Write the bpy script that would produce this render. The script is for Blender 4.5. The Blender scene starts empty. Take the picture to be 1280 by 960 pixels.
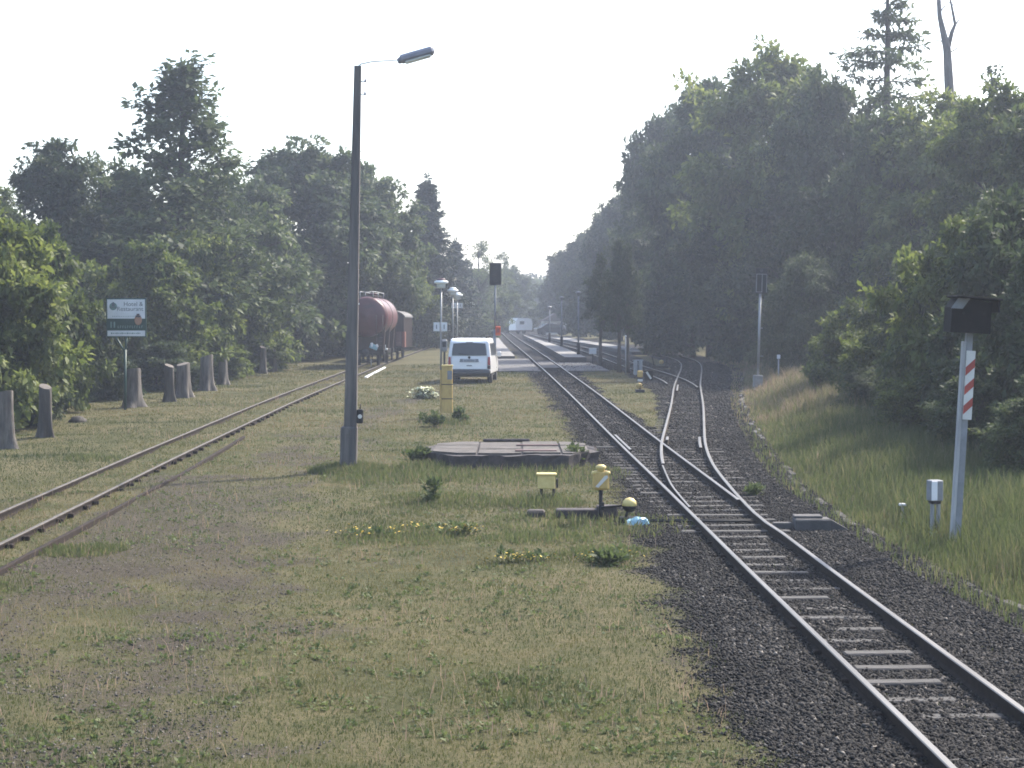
import bpy, math, random
import numpy as np
from mathutils import Vector, Matrix

rnd = random.Random(7)
SC = bpy.context.scene
COL = SC.collection
PI = math.pi

# ------------------------------------------------------------------ ground profile and surveying
_t = np.arange(-100, 1200, 1.0)
_z = np.interp(_t, [-100, 22, 42, 65, 97, 137, 300, 600, 1200], [0, 0, .22, .55, .9, 1.38, 2.25, 3.0, 3.6])
_k = np.hanning(15); _k /= _k.sum()
_z = np.convolve(np.pad(_z, 7, mode='edge'), _k, 'valid')
KERB = np.array([(-40, 6.6), (12, 6.15), (20, 5.85), (25, 5.5), (29, 5.42), (33, 5.55), (37, 5.75), (47, 6.6), (55, 7.4), (63.5, 8.3), (72, 9.4),
                 (82, 10.7), (92, 11.9), (102, 12.6), (112, 12.7), (130, 12.0), (160, 9.5), (220, 5), (900, 0)])
MAIN_L = np.array([(-30, 3.2), (5, 3.17), (12, 3.15), (20, 3.07), (30, 2.9), (42, 2.64), (60, 2.25), (89, 1.62), (115, .98), (140, .3), (180, -.45), (224, -1.2), (300, -2.6), (420, -6)])
SIDING = np.array([(0, -7.6), (15, -7.75), (28, -7.9), (40, -8.1), (58, -8.1), (77, -7.95), (88, -7.85), (97, -7.76), (108, -7.6), (125, -7.2), (150, -6.6)])
def smooth1(pts, y):
    """smooth interpolation of x(y) control points"""
    y = np.asarray(y, float)
    acc = 0
    for d, w in ((-6, .1), (-3, .2), (0, .4), (3, .2), (6, .1)):
        acc = acc + w * np.interp(y + d, pts[:, 0], pts[:, 1])
    return acc
def kerb_x(y): return smooth1(KERB, y)
def main_x(y): return smooth1(MAIN_L, y)          # left rail of the main line
def siding_x(y): return smooth1(SIDING, y)
def sstep(a, b, x):
    t = np.clip((np.asarray(x, float) - a) / (b - a), 0, 1); return t * t * (3 - 2 * t)
def gz0(y): return np.interp(y, _t, _z)
def gz(x, y):
    d = np.asarray(x, float) - kerb_x(y)
    return gz0(y) + .30 * sstep(.15, 3.0, d) + .9 * sstep(4, 30, d) + .5 * sstep(14, 40, -np.asarray(x, float))
CZ, F, TH = 3.3, 2200., math.atan(76 / 2200.)
def ray(u, v):
    x = (u - 640) / F; y = (480 - v) / F
    return x, math.cos(TH) + y * math.sin(TH), -math.sin(TH) + y * math.cos(TH)
def survey(u, v, h=0.0):
    """where the sight line of a photo point meets the ground (plus h)"""
    dx, dy, dz = ray(u, v); Y = 30.0
    for _ in range(200):
        Y += .5 * (dy * (CZ - float(gz(dx / dy * Y, Y)) - h) / (-dz) - Y)
    return dx / dy * Y, Y
def height_at(v, Y):
    dx, dy, dz = ray(640, v); return CZ + dz / dy * Y
def x_at(u, Y):
    dx, dy, dz = ray(u, 404); return dx / dy * Y
def gp(x, y, h=0.0): return Vector((x, y, float(gz(x, y)) + h))

# ------------------------------------------------------------------ objects and tags
def tag(o, label=None, cat=None, group=None, kind=None):
    if label: o['label'] = label
    if cat: o['category'] = cat
    if group: o['group'] = group
    if kind: o['kind'] = kind
    return o
def thing(name, label, cat, loc=(0, 0, 0), rz=0.0, group=None, rot=None):
    o = bpy.data.objects.new(name, None); COL.objects.link(o)
    o.empty_display_size = .2
    o.location = loc; o.rotation_euler = rot if rot else (0, 0, rz)
    return tag(o, label, cat, group)
def link_mesh(name, me, mats, parent=None, loc=(0, 0, 0), rot=(0, 0, 0)):
    for m in (mats if isinstance(mats, (list, tuple)) else [mats]): me.materials.append(m)
    o = bpy.data.objects.new(name, me); COL.objects.link(o)
    o.location = loc; o.rotation_euler = rot
    if parent is not None: o.parent = parent
    return o
def dup(root, loc=None, rz=None, label=None, group=None, scale=None):
    r = root.copy(); COL.objects.link(r)
    if loc is not None: r.location = loc
    if rz is not None: r.rotation_euler = (0, 0, rz)
    if scale is not None: r.scale = scale
    if label: r['label'] = label
    if group: r['group'] = group
    for ch in list(root.children):
        c = ch.copy(); COL.objects.link(c); c.parent = r
        for g in ch.children:
            d = g.copy(); COL.objects.link(d); d.parent = c
    return r

class MB:
    """collects shapes into one mesh"""
    def __init__(s): s.v = []; s.f = []; s.m = []; s.sm = []
    def add(s, vs, fs, mi=0, smooth=False):
        o = len(s.v); s.v.extend([tuple(p) for p in vs])
        for f in fs: s.f.append([i + o for i in f]); s.m.append(mi); s.sm.append(smooth)
        return s
    def box(s, c, d, rot=None, mi=0, bev=0.0, taper=1.0):
        x, y, z = d[0] / 2, d[1] / 2, d[2] / 2
        if bev > 0:
            b = min(bev, x * .9, y * .9, z * .9); vs = []; fs = []
            idx = {}
            for sx in (-1, 1):
                for sy in (-1, 1):
                    for sz in (-1, 1):
                        k = taper if sz > 0 else 1
                        for a, q in enumerate(((x - b, y - b, z), (x, y - b, z - b), (x - b, y, z - b))):
                            # a=0 on z face, 1 on x face, 2 on y face
                            idx[(sx, sy, sz, a)] = len(vs); vs.append((sx * q[0] * k, sy * q[1] * k, sz * q[2]))
            I = lambda *k: idx[k]
            for sz in (-1, 1): fs.append([I(-1, -1, sz, 0), I(1, -1, sz, 0), I(1, 1, sz, 0), I(-1, 1, sz, 0)][::sz])
            for sx in (-1, 1): fs.append([I(sx, -1, -1, 1), I(sx, 1, -1, 1), I(sx, 1, 1, 1), I(sx, -1, 1, 1)][::sx])
            for sy in (-1, 1): fs.append([I(-1, sy, -1, 2), I(-1, sy, 1, 2), I(1, sy, 1, 2), I(1, sy, -1, 2)][::sy])
            for sx in (-1, 1):
                for sy in (-1, 1): fs.append([I(sx, sy, -1, 1), I(sx, sy, 1, 1), I(sx, sy, 1, 2), I(sx, sy, -1, 2)][::-sx * sy])
            for sx in (-1, 1):
                for sz in (-1, 1): fs.append([I(sx, -1, sz, 0), I(sx, 1, sz, 0), I(sx, 1, sz, 1), I(sx, -1, sz, 1)][::-sx * sz])
            for sy in (-1, 1):
                for sz in (-1, 1): fs.append([I(-1, sy, sz, 0), I(1, sy, sz, 0), I(1, sy, sz, 2), I(-1, sy, sz, 2)][::sy * sz])
            for sx in (-1, 1):
                for sy in (-1, 1):
                    for sz in (-1, 1): fs.append([I(sx, sy, sz, 0), I(sx, sy, sz, 1), I(sx, sy, sz, 2)][::sx * sy * sz])
        else:
            vs = [(sx * x * (taper if sz > 0 else 1), sy * y * (taper if sz > 0 else 1), sz * z) for sz in (-1, 1) for sy in (-1, 1) for sx in (-1, 1)]
            fs = [[0, 2, 3, 1], [4, 5, 7, 6], [0, 1, 5, 4], [2, 6, 7, 3], [0, 4, 6, 2], [1, 3, 7, 5]]
        M = Matrix.Translation(c) @ (rot.to_4x4() if rot else Matrix.Identity(4))
        return s.add([M @ Vector(p) for p in vs], fs, mi)
    def tube(s, pts, radii, n=10, mi=0, smooth=True, cap=True):
        pts = [Vector(p) for p in pts]
        if not isinstance(radii, (list, tuple)): radii = [radii] * len(pts)
        vs = []; ref = None
        for i, p in enumerate(pts):
            d = (pts[min(i + 1, len(pts) - 1)] - pts[max(i - 1, 0)]).normalized()
            if ref is None: ref = Vector((1, 0, 0)) if abs(d.x) < .8 else Vector((0, 1, 0))
            a = (ref - d * ref.dot(d)).normalized(); b = d.cross(a); ref = a
            for k in range(n):
                t = 2 * PI * k / n; vs.append(p + (a * math.cos(t) + b * math.sin(t)) * radii[i])
        fs = [[i * n + k, i * n + (k + 1) % n, (i + 1) * n + (k + 1) % n, (i + 1) * n + k] for i in range(len(pts) - 1) for k in range(n)]
        s.add(vs, fs, mi, smooth)
        if cap: 
            o = len(s.v) - len(vs)
            s.f.append([o + k for k in range(n)][::-1]); s.m.append(mi); s.sm.append(False)
            e = o + (len(pts) - 1) * n
            s.f.append([e + k for k in range(n)]); s.m.append(mi); s.sm.append(False)
        return s
    def lathe(s, prof, n=20, M=None, mi=0, smooth=True):
        """prof: list of (r, z)"""
        vs = []; 
        for r, z in prof:
            for k in range(n):
                t = 2 * PI * k / n; vs.append(Vector((r * math.cos(t), r * math.sin(t), z)))
        if M is not None: vs = [M @ p for p in vs]
        fs = [[i * n + k, i * n + (k + 1) % n, (i + 1) * n + (k + 1) % n, (i + 1) * n + k] for i in range(len(prof) - 1) for k in range(n)]
        o = len(s.v)
        s.add(vs, fs, mi, smooth)
        for e, rev in ((0, True), (len(prof) - 1, False)):
            if prof[e][0] > 1e-4:
                q = [o + e * n + k for k in range(n)]
                s.f.append(q[::-1] if rev else q); s.m.append(mi); s.sm.append(False)
        return s
    def prism(s, poly, axis, a, b, mi=0):
        """poly: 2-D outline, extruded along axis ('x','y','z') from a to b"""
        n = len(poly)
        def P(p, t):
            return {'x': (t, p[0], p[1]), 'y': (p[0], t, p[1]), 'z': (p[0], p[1], t)}[axis]
        vs = [P(p, a) for p in poly] + [P(p, b) for p in poly]
        fs = [[i, (i + 1) % n, n + (i + 1) % n, n + i] for i in range(n)] + [list(range(n))[::-1], list(range(n, 2 * n))]
        return s.add(vs, fs, mi)
    def sweep(s, pts, prof, mi=0, mis=None):
        """profile (lateral, up) swept along a horizontal-ish polyline"""
        pts = [Vector(p) for p in pts]; n = len(prof); vs = []
        for i, p in enumerate(pts):
            d = pts[min(i + 1, len(pts) - 1)] - pts[max(i - 1, 0)]; d.z = 0; d.normalize()
            r = Vector((d.y, -d.x, 0))
            for a, b in prof: vs.append(p + r * a + Vector((0, 0, b)))
        o = len(s.v); s.v.extend([tuple(v) for v in vs])
        for i in range(len(pts) - 1):
            for k in range(n):
                s.f.append([o + i * n + k, o + (i + 1) * n + k, o + (i + 1) * n + (k + 1) % n, o + i * n + (k + 1) % n])
                s.m.append(mis[k] if mis else mi); s.sm.append(False)
        e = o + (len(pts) - 1) * n
        s.f.append([o + k for k in range(n)]); s.m.append(mi); s.sm.append(False)
        s.f.append([e + k for k in range(n)][::-1]); s.m.append(mi); s.sm.append(False)
        return s
    def mesh(s, name):
        me = bpy.data.meshes.new(name); me.from_pydata(s.v, [], s.f)
        me.polygons.foreach_set('material_index', s.m); me.polygons.foreach_set('use_smooth', s.sm)
        me.update()
        import bmesh
        bm = bmesh.new(); bm.from_mesh(me); bmesh.ops.recalc_face_normals(bm, faces=bm.faces); bm.to_mesh(me); bm.free()
        return me
    def build(s, name, mats, parent=None, loc=(0, 0, 0), rot=(0, 0, 0)):
        return link_mesh(name, s.mesh(name), mats, parent, loc, rot)

def fast_mesh(name, verts, faces, tint=None, extra=None):
    """verts (N,3), faces (M,k) numpy -> mesh, tint a per-vertex float attribute"""
    me = bpy.data.meshes.new(name); k = faces.shape[1]
    me.vertices.add(len(verts)); me.vertices.foreach_set('co', verts.astype(np.float32).ravel())
    me.loops.add(faces.size); me.loops.foreach_set('vertex_index', faces.astype(np.int32).ravel())
    me.polygons.add(len(faces)); me.polygons.foreach_set('loop_start', np.arange(0, faces.size, k, dtype=np.int32))
    me.update(calc_edges=True)
    for nm, arr in (([('tint', tint)] if tint is not None else []) + list((extra or {}).items())):
        a = me.attributes.new(nm, 'FLOAT', 'POINT'); a.data.foreach_set('value', arr.astype(np.float32))
    return me

# ------------------------------------------------------------------ materials
def nodes(name):
    m = bpy.data.materials.new(name); m.use_nodes = True
    nt = m.node_tree; nt.nodes.clear()
    out = nt.nodes.new('ShaderNodeOutputMaterial')
    return m, nt, out
def N(nt, t, **kw):
    n = nt.nodes.new(t)
    for k, v in kw.items():
        if k in n.inputs: n.inputs[k].default_value = v
        else: setattr(n, k, v)
    return n
def ramp(nt, stops):
    r = nt.nodes.new('ShaderNodeValToRGB'); e = r.color_ramp.elements
    while len(e) < len(stops): e.new(.5)
    for i, (p, c) in enumerate(stops): e[i].position = p; e[i].color = (*c, 1)
    return r
def surf(name, c1, c2=None, rough=.7, metal=0.0, scale=6.0, bump=.0, detail=6, stretch=(1, 1, 1), spec=.4, lo=.35, hi=.65, fine=0.0, coat=0.0):
    """worn surface: two tones mixed by noise, a little bump"""
    c2 = c2 or tuple(x * .7 for x in c1)
    m, nt, out = nodes(name); L = nt.links.new
    tc = N(nt, 'ShaderNodeTexCoord'); mp = N(nt, 'ShaderNodeMapping'); mp.inputs['Scale'].default_value = stretch
    L(tc.outputs['Object'], mp.inputs['Vector'])
    n1 = N(nt, 'ShaderNodeTexNoise', Scale=scale, Detail=detail, Roughness=.65); L(mp.outputs[0], n1.inputs['Vector'])
    r = ramp(nt, [(lo, c1), (hi, c2)]); L(n1.outputs['Fac'], r.inputs['Fac'])
    p = N(nt, 'ShaderNodeBsdfPrincipled', Roughness=rough, Metallic=metal); p.inputs['Specular IOR Level'].default_value = spec
    if coat: p.inputs['Coat Weight'].default_value = coat
    L(r.outputs['Color'], p.inputs['Base Color'])
    if bump > 0:
        n2 = N(nt, 'ShaderNodeTexNoise', Scale=fine or scale * 4, Detail=5); L(mp.outputs[0], n2.inputs['Vector'])
        b = N(nt, 'ShaderNodeBump', Strength=bump, Distance=.02); L(n2.outputs['Fac'], b.inputs['Height']); L(b.outputs['Normal'], p.inputs['Normal'])
    L(p.outputs[0], out.inputs['Surface'])
    return m
def leafmat(name, stops, trans=.35, gloss=.6):
    m, nt, out = nodes(name); L = nt.links.new
    at = N(nt, 'ShaderNodeAttribute', attribute_name='tint'); oi = N(nt, 'ShaderNodeObjectInfo')
    ad = N(nt, 'ShaderNodeMath', operation='MULTIPLY_ADD'); ad.inputs[1].default_value = .38; L(oi.outputs['Random'], ad.inputs[0]); L(at.outputs['Fac'], ad.inputs[2])
    sb = N(nt, 'ShaderNodeMath', operation='SUBTRACT'); L(ad.outputs[0], sb.inputs[0]); sb.inputs[1].default_value = .19
    r = ramp(nt, stops); L(sb.outputs[0], r.inputs['Fac'])
    p = N(nt, 'ShaderNodeBsdfPrincipled', Roughness=gloss); p.inputs['Specular IOR Level'].default_value = .16
    t = N(nt, 'ShaderNodeBsdfTranslucent'); L(r.outputs['Color'], p.inputs['Base Color'])
    hs = N(nt, 'ShaderNodeHueSaturation', Saturation=1.1, Value=1.25); L(r.outputs['Color'], hs.inputs['Color']); L(hs.outputs[0], t.inputs['Color'])
    mx = N(nt, 'ShaderNodeMixShader'); mx.inputs[0].default_value = trans
    L(p.outputs[0], mx.inputs[1]); L(t.outputs[0], mx.inputs[2]); L(mx.outputs[0], out.inputs['Surface'])
    return m

M = {}
M['rail_side'] = surf('rusty_rail_side', (.034, .025, .021), (.018, .0145, .013), .9, scale=9, spec=.1)
M['rail_top'] = surf('polished_rail_head', (.15, .143, .135), (.095, .090, .084), .5, .5, scale=5, stretch=(1, .1, 1))
M['rail_dull'] = surf('dull_rail_head', (.105, .094, .083), (.06, .052, .045), .8, .1, scale=5)
M['sleeper'] = surf('weathered_sleeper', (.085, .08, .077), (.028, .027, .026), .9, scale=9, bump=.4, stretch=(.3, 3, 1))
M['old_wood'] = surf('old_oiled_timber', (.075, .062, .055), (.035, .03, .028), .85, scale=6, bump=.4, stretch=(.4, 3, 3))
M['concrete'] = surf('grey_concrete', (.27, .265, .255), (.17, .168, .165), .9, scale=3, bump=.35, fine=40)
M['concrete_pale'] = surf('pale_concrete', (.40, .39, .37), (.28, .275, .265), .9, scale=2, bump=.3, fine=30)
M['concrete_dark'] = surf('stained_concrete', (.10, .096, .094), (.05, .048, .049), .9, scale=3, bump=.35, fine=40)
M['post_conc'] = surf('weathered_post_concrete', (.165, .152, .142), (.07, .066, .068), .95, scale=2.2, bump=.6, fine=30, stretch=(2, 2, .15), spec=.1)
M['dark_metal'] = surf('dark_painted_metal', (.024, .025, .028), (.015, .015, .017), .7, scale=5, spec=.15)
M['black_metal'] = surf('black_enamel', (.010, .010, .011), (.018, .017, .017), .8, scale=5, spec=.1)
M['grey_metal'] = surf('galvanised_metal', (.32, .33, .34), (.22, .23, .24), .5, .4, scale=6, stretch=(1, 1, .3))
M['grey_paint'] = surf('grey_paint', (.24, .25, .27), (.17, .18, .19), .55, scale=4)
M['lamp_grey'] = surf('lamp_housing_grey', (.26, .26, .30), (.2, .2, .24), .5, scale=4)
M['white'] = surf('white_paint', (.62, .61, .58), (.50, .49, .46), .5, scale=3)
M['white_sign'] = surf('white_sign_sheet', (.70, .72, .74), (.60, .62, .65), .5, scale=2)
M['flange'] = surf('dull_galvanised_flange', (.40, .40, .40), (.27, .27, .275), .7, scale=4, stretch=(2, 2, .3))
M['red'] = surf('red_paint', (.40, .055, .035), (.27, .05, .04), .5, scale=6)
M['orange'] = surf('orange_paint', (.75, .10, .02), (.62, .08, .02), .5, scale=6)
M['green_sign'] = surf('dark_green_paint', (.012, .045, .036), (.02, .06, .05), .5, scale=5)
M['green_pale'] = surf('pale_green_print', (.16, .26, .24), (.12, .2, .19), .6, scale=8)
M['ink'] = surf('grey_ink', (.10, .12, .14), (.13, .15, .17), .6, scale=8)
M['tan'] = surf('tan_print', (.42, .25, .17), (.30, .17, .11), .6, scale=30)
M['brown'] = surf('brown_print', (.08, .05, .05), (.05, .035, .04), .6, scale=20)
M['yellow'] = surf('weathered_yellow_paint', (.54, .38, .13), (.40, .27, .09), .6, scale=8, bump=.15, stretch=(1, 1, .4))
M['yellow_pale'] = surf('sunbleached_yellow_paint', (.66, .53, .22), (.55, .42, .15), .55, scale=8)
M['blue_sheet'] = surf('blue_plastic_sheet', (.27, .44, .51), (.17, .32, .40), .35, scale=12, bump=.6, fine=18)
M['tank_red'] = surf('faded_tank_red', (.10, .026, .031), (.065, .020, .024), .42, scale=1.6, stretch=(1, 1, 1.6))
M['wagon_brown'] = surf('wagon_brown', (.052, .030, .026), (.036, .023, .021), .7, scale=3, stretch=(1, 1, .3))
M['wagon_roof'] = surf('wagon_roof_grey', (.10, .095, .095), (.07, .066, .066), .7, scale=3)
M['wagon_orange'] = surf('wagon_orange_panel', (.17, .05, .035), (.12, .04, .03), .6, scale=4)
M['van_white'] = surf('van_white_lacquer', (.80, .80, .80), (.76, .76, .765), .28, scale=2, coat=.4)
M['glass'] = surf('dark_window_glass', (.03, .036, .045), (.045, .052, .062), .3, scale=2, spec=.4)
M['tail_red'] = surf('tail_lamp_red', (.38, .03, .02), (.28, .02, .02), .2, scale=30)
M['tail_dark'] = surf('tail_lamp_smoked', (.07, .025, .025), (.05, .02, .02), .2, scale=30)
M['plastic'] = surf('grey_bumper_plastic', (.075, .077, .085), (.06, .062, .07), .6, scale=5)
M['rubber'] = surf('tyre_rubber', (.018, .018, .018), (.026, .025, .024), .85, scale=20)
M['rim'] = surf('wheel_silver', (.4, .4, .41), (.3, .3, .31), .4, .6, scale=5)
M['plate'] = surf('plate_white', (.42, .43, .46), (.36, .37, .4), .5, scale=3)
M['bark'] = surf('grey_brown_bark', (.075, .062, .052), (.035, .03, .027), .95, scale=5, bump=.8, fine=14, stretch=(1, 1, .25))
M['bark_pale'] = surf('pale_grey_bark', (.15, .14, .135), (.085, .078, .074), .95, scale=5, bump=.7, fine=14, stretch=(1, 1, .25))
M['stump_bark'] = surf('weathered_stump_bark', (.15, .135, .12), (.05, .044, .04), .95, scale=3.5, bump=.9, fine=12, stretch=(2, 2, .35))
M['stump_dark'] = surf('dark_stump_bark', (.075, .067, .058), (.035, .031, .028), .95, scale=3.5, bump=.9, fine=12, stretch=(2, 2, .35))  # same bark in a darker brown tone
M['cut_wood'] = surf('grey_cut_wood', (.15, .13, .11), (.09, .08, .07), .9, scale=8)
M['deck_top'] = surf('worn_slab_top', (.105, .092, .082), (.042, .037, .034), .9, scale=3.4, bump=.6, fine=25)
M['deck_red'] = surf('reddish_slab_strip', (.20, .13, .12), (.13, .08, .08), .9, scale=4, bump=.3)
M['deck_side'] = surf('dark_slab_edge', (.06, .05, .052), (.03, .026, .027), .9, scale=5, bump=.7, fine=20)
M['shade_white'] = surf('white_lamp_shade', (.84, .88, .88), (.8, .84, .84), .35, scale=3)
M['lamp_top'] = surf('dark_red_lamp_top', (.09, .03, .035), (.06, .025, .03), .5, scale=3)
M['lamp_glass'] = surf('pale_lamp_glass', (.62, .65, .62), (.56, .58, .56), .2, scale=3)
M['flower_yellow'] = surf('yellow_petals', (.52, .38, .05), (.4, .27, .04), .7, scale=30)
M['flower_white'] = surf('white_petals', (.72, .72, .52), (.55, .56, .36), .7, scale=30)
M['hut_wall'] = surf('pale_hut_wall', (.42, .41, .39), (.34, .33, .31), .8, scale=2)
M['hut_roof'] = surf('dark_hut_roof', (.10, .075, .07), (.07, .055, .05), .8, scale=2)
M['car_dark'] = surf('dark_car_lacquer', (.02, .024, .035), (.026, .03, .04), .25, scale=2, coat=.4)
M['pallet'] = surf('dry_timber', (.24, .19, .13), (.17, .13, .09), .85, scale=5, stretch=(.3, 3, 3))

G1 = [(0.0, (.040, .057, .022)), (.35, (.074, .098, .031)), (.7, (.122, .148, .044)), (1.0, (.19, .21, .075))]
G2 = [(0.0, (.030, .043, .024)), (.4, (.052, .071, .034)), (.75, (.082, .106, .046)), (1.0, (.13, .15, .066))]
M['leaf_bright'] = leafmat('fresh_green_leaves', G1, .42)
M['leaf_mid'] = leafmat('mid_green_leaves', G2, .38)
M['leaf_blue'] = leafmat('dull_willow_leaves', [(0, (.042, .055, .032)), (.5, (.074, .092, .048)), (1, (.125, .14, .075))], .38)
M['needles'] = leafmat('dark_needles', [(0, (.008, .016, .011)), (.5, (.015, .028, .017)), (1, (.032, .05, .026))], .15)
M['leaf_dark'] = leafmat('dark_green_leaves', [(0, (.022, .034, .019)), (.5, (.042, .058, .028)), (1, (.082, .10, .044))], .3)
M['grass_blade'] = leafmat('short_turf_blades', [(0, (.046, .060, .025)), (.35, (.082, .091, .037)), (.65, (.120, .109, .050)), (1, (.175, .135, .078))], .35, .7)
M['tall_blade'] = leafmat('tall_grass_blades', [(0, (.048, .066, .028)), (.45, (.088, .106, .044)), (.75, (.15, .14, .075)), (1, (.24, .18, .14))], .4, .7)
M['weed_leaf'] = leafmat('weed_leaves', [(0, (.05, .07, .03)), (.6, (.085, .11, .045)), (1, (.12, .14, .06))], .4)
M['stone'] = None
m, nt, out = nodes('ballast_stone'); L = nt.links.new
at = N(nt, 'ShaderNodeAttribute', attribute_name='tint'); p_spec = .12; r = ramp(nt, [(0, (.015, .014, .0135)), (.5, (.031, .029, .028)), (.8, (.060, .055, .051)), (1, (.16, .145, .13))])
L(at.outputs['Fac'], r.inputs['Fac']); p = N(nt, 'ShaderNodeBsdfPrincipled', Roughness=.9); p.inputs['Specular IOR Level'].default_value = p_spec; L(r.outputs[0], p.inputs['Base Color']); L(p.outputs[0], out.inputs['Surface'])
M['stone'] = m

# ------------------------------------------------------------------ terrain: one sheet to the horizon
def pnoise(x, y, seed, scale):
    """cheap smooth value noise"""
    x = np.asarray(x, float) / scale; y = np.asarray(y, float) / scale
    xi = np.floor(x).astype(np.int64); yi = np.floor(y).astype(np.int64); fx = x - xi; fy = y - yi
    fx = fx * fx * (3 - 2 * fx); fy = fy * fy * (3 - 2 * fy)
    def h(a, b):
        n = (a * 374761393 + b * 668265263 + seed * 1442695041) & 0x7fffffff
        n = ((n ^ (n >> 13)) * 1274126177) & 0x7fffffff
        return ((n ^ (n >> 16)) & 0xffff) / 65535.
    return (h(xi, yi) * (1 - fx) + h(xi + 1, yi) * fx) * (1 - fy) + (h(xi, yi + 1) * (1 - fx) + h(xi + 1, yi + 1) * fx) * fy
def fbm(x, y, seed, scale):
    return (pnoise(x, y, seed, scale) * .5 + pnoise(x, y, seed + 1, scale * .45) * .3 + pnoise(x, y, seed + 2, scale * .2) * .2)
PATH = np.array([(-40, -2.2), (12, -2.6), (18, -3.0), (24, -3.9), (30, -4.3), (42, -4.8), (55, -4.4), (65, -3.2), (80, -2.2), (100, -1.5)])
def ballast_mask(x, y):
    """1 on the stone bed of the lines and the right-hand shoulder"""
    w = fbm(x, y, 11, 1.2) - .5
    ml = main_x(y); left = ml - np.interp(y, [10, 16, 28, 40, 60, 90], [1.05, 1.12, .90, .75, .72, .65]) + w * .8
    right = kerb_x(y) + .1
    b = sstep(-.75, .50, x - left + (fbm(x, y, 15, .35) - .5) * .5) * sstep(-.15, .15, right - x)
    # grass island between the diverging lines
    gi = np.interp(y, [46, 52, 58, 70, 82, 90], [0, .5, 1.1, 2.0, 2.1, 2.0])
    isl = sstep(-.3, .2, gi / 2 - np.abs(x - np.interp(y, [46, 58, 70, 90], [4.05, 4.25, 4.5, 4.55])) + w * .8) * (y > 47) * (y < 92)
    # grass between the two right-hand lines beyond the second points
    isl2 = sstep(0, .3, x - 7.9) * sstep(0, .3, np.interp(y, [88, 95, 110], [8.3, 9.0, 9.6]) - .3 - x) * (y > 86) * (y < 125)
    return np.clip(b - np.maximum(isl, isl2), 0, 1)
def dirt_mask(x, y):
    """bare soil: a worn way along the siding, patches, dry strip near the line"""
    n = fbm(x, y, 31, 3.0); n2 = fbm(x, y, 51, .9)
    px = smooth1(PATH, y)
    d = np.exp(-((x - px) / 1.5) ** 2) * .72 + np.exp(-((x - px + 2.3) / .9) ** 2) * .50 * (y < 36) + .32 * np.exp(-((x + 5.9) / .8) ** 2) * (y < 48)
    d = d + np.exp(-(((x + 5.4) / 1.6) ** 2 + ((y - 27) / 4.5) ** 2)) * .55
    d = d + np.exp(-(((x - 1.0) / 1.5) ** 2 + ((y - 30.3) / .7) ** 2)) * .55 + np.exp(-(((x + .2) / 3.2) ** 2 + ((y - 70) / 3.5) ** 2)) * .35
    d = d + .24 * sstep(-.5, -2.5, x) * sstep(30, 20, y) + .42 * np.exp(-((x - main_x(y) + np.interp(y, [10, 16, 28, 40, 60, 90], [1.5, 1.5, 1.2, 1, .9, .8])) / .45) ** 2)
    return np.clip(.68 * sstep(.26, 1.05, d + (n - .5) * .9 + (n2 - .5) * .8) + .25 * sstep(.52, .75, n2), 0, 1)
def relief(x, y, bm=None):
    bm = ballast_mask(x, y) if bm is None else bm
    return sstep(95, 70, y) * ((pnoise(x, y, 71, 1.6) - .5) * .08 * (1 - bm) + (pnoise(x, y, 77, .7) - .5) * .03)
xs = np.unique(np.concatenate([-np.geomspace(18, 420, 24), np.arange(-18, -9, .5), np.arange(-9, 8, .13), np.arange(8, 18, .4), np.geomspace(18, 420, 24)]))
ys = np.unique(np.concatenate([np.array([-60, -30, -10, 0, 6]), np.arange(10, 50, .2), np.arange(50, 110, .5), np.arange(110, 160, 2), np.geomspace(160, 1000, 26)]))
X, Y = np.meshgrid(xs, ys); Z = gz(X, Y)
near = sstep(95, 70, Y)
BM = ballast_mask(X, Y); DM = dirt_mask(X, Y)
Z = Z + relief(X, Y, BM)
nx, ny = len(xs), len(ys)
idx = np.arange(nx * ny).reshape(ny, nx)
faces = np.stack([idx[:-1, :-1], idx[:-1, 1:], idx[1:, 1:], idx[1:, :-1]], -1).reshape(-1, 4)
wood = np.maximum(sstep(.8, 3.0, X - kerb_x(Y) - 3.0), sstep(.0, 1.5, -14.2 - X))
me = fast_mesh('ground', np.stack([X, Y, Z], -1).reshape(-1, 3), faces, None,
               {'ballast': BM.ravel(), 'dirt': DM.ravel(), 'wood': wood.ravel()})
me.polygons.foreach_set('use_smooth', np.ones(len(faces), bool))
m, nt, out = nodes('ground_soil_turf_ballast'); L = nt.links.new
tc = N(nt, 'ShaderNodeTexCoord')
def noise(scale, detail=6, rough=.6, src=None):
    n = N(nt, 'ShaderNodeTexNoise', Scale=scale, Detail=detail, Roughness=rough); L(tc.outputs['Object'], n.inputs['Vector']); return n
def mix(fac, a, b):
    x = N(nt, 'ShaderNodeMix', data_type='RGBA'); L(fac, x.inputs['Factor']); L(a, x.inputs['A']); L(b, x.inputs['B']); return x.outputs['Result']
def attr(nm): return N(nt, 'ShaderNodeAttribute', attribute_name=nm).outputs['Fac']
def mth(op, a, b=None, c=None):
    x = N(nt, 'ShaderNodeMath', operation=op)
    for i, q in enumerate((a, b, c)):
        if q is None: continue
        if isinstance(q, (int, float)): x.inputs[i].default_value = q
        else: L(q, x.inputs[i])
    return x.outputs[0]
gn1, gn2, gn3, gn4 = noise(.35), noise(2.2), noise(14), noise(60, 4)
turf = ramp(nt, [(.36, (.031, .034, .018)), (.45, (.060, .063, .029)), (.53, (.096, .086, .044)), (.64, (.148, .117, .072))])
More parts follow.
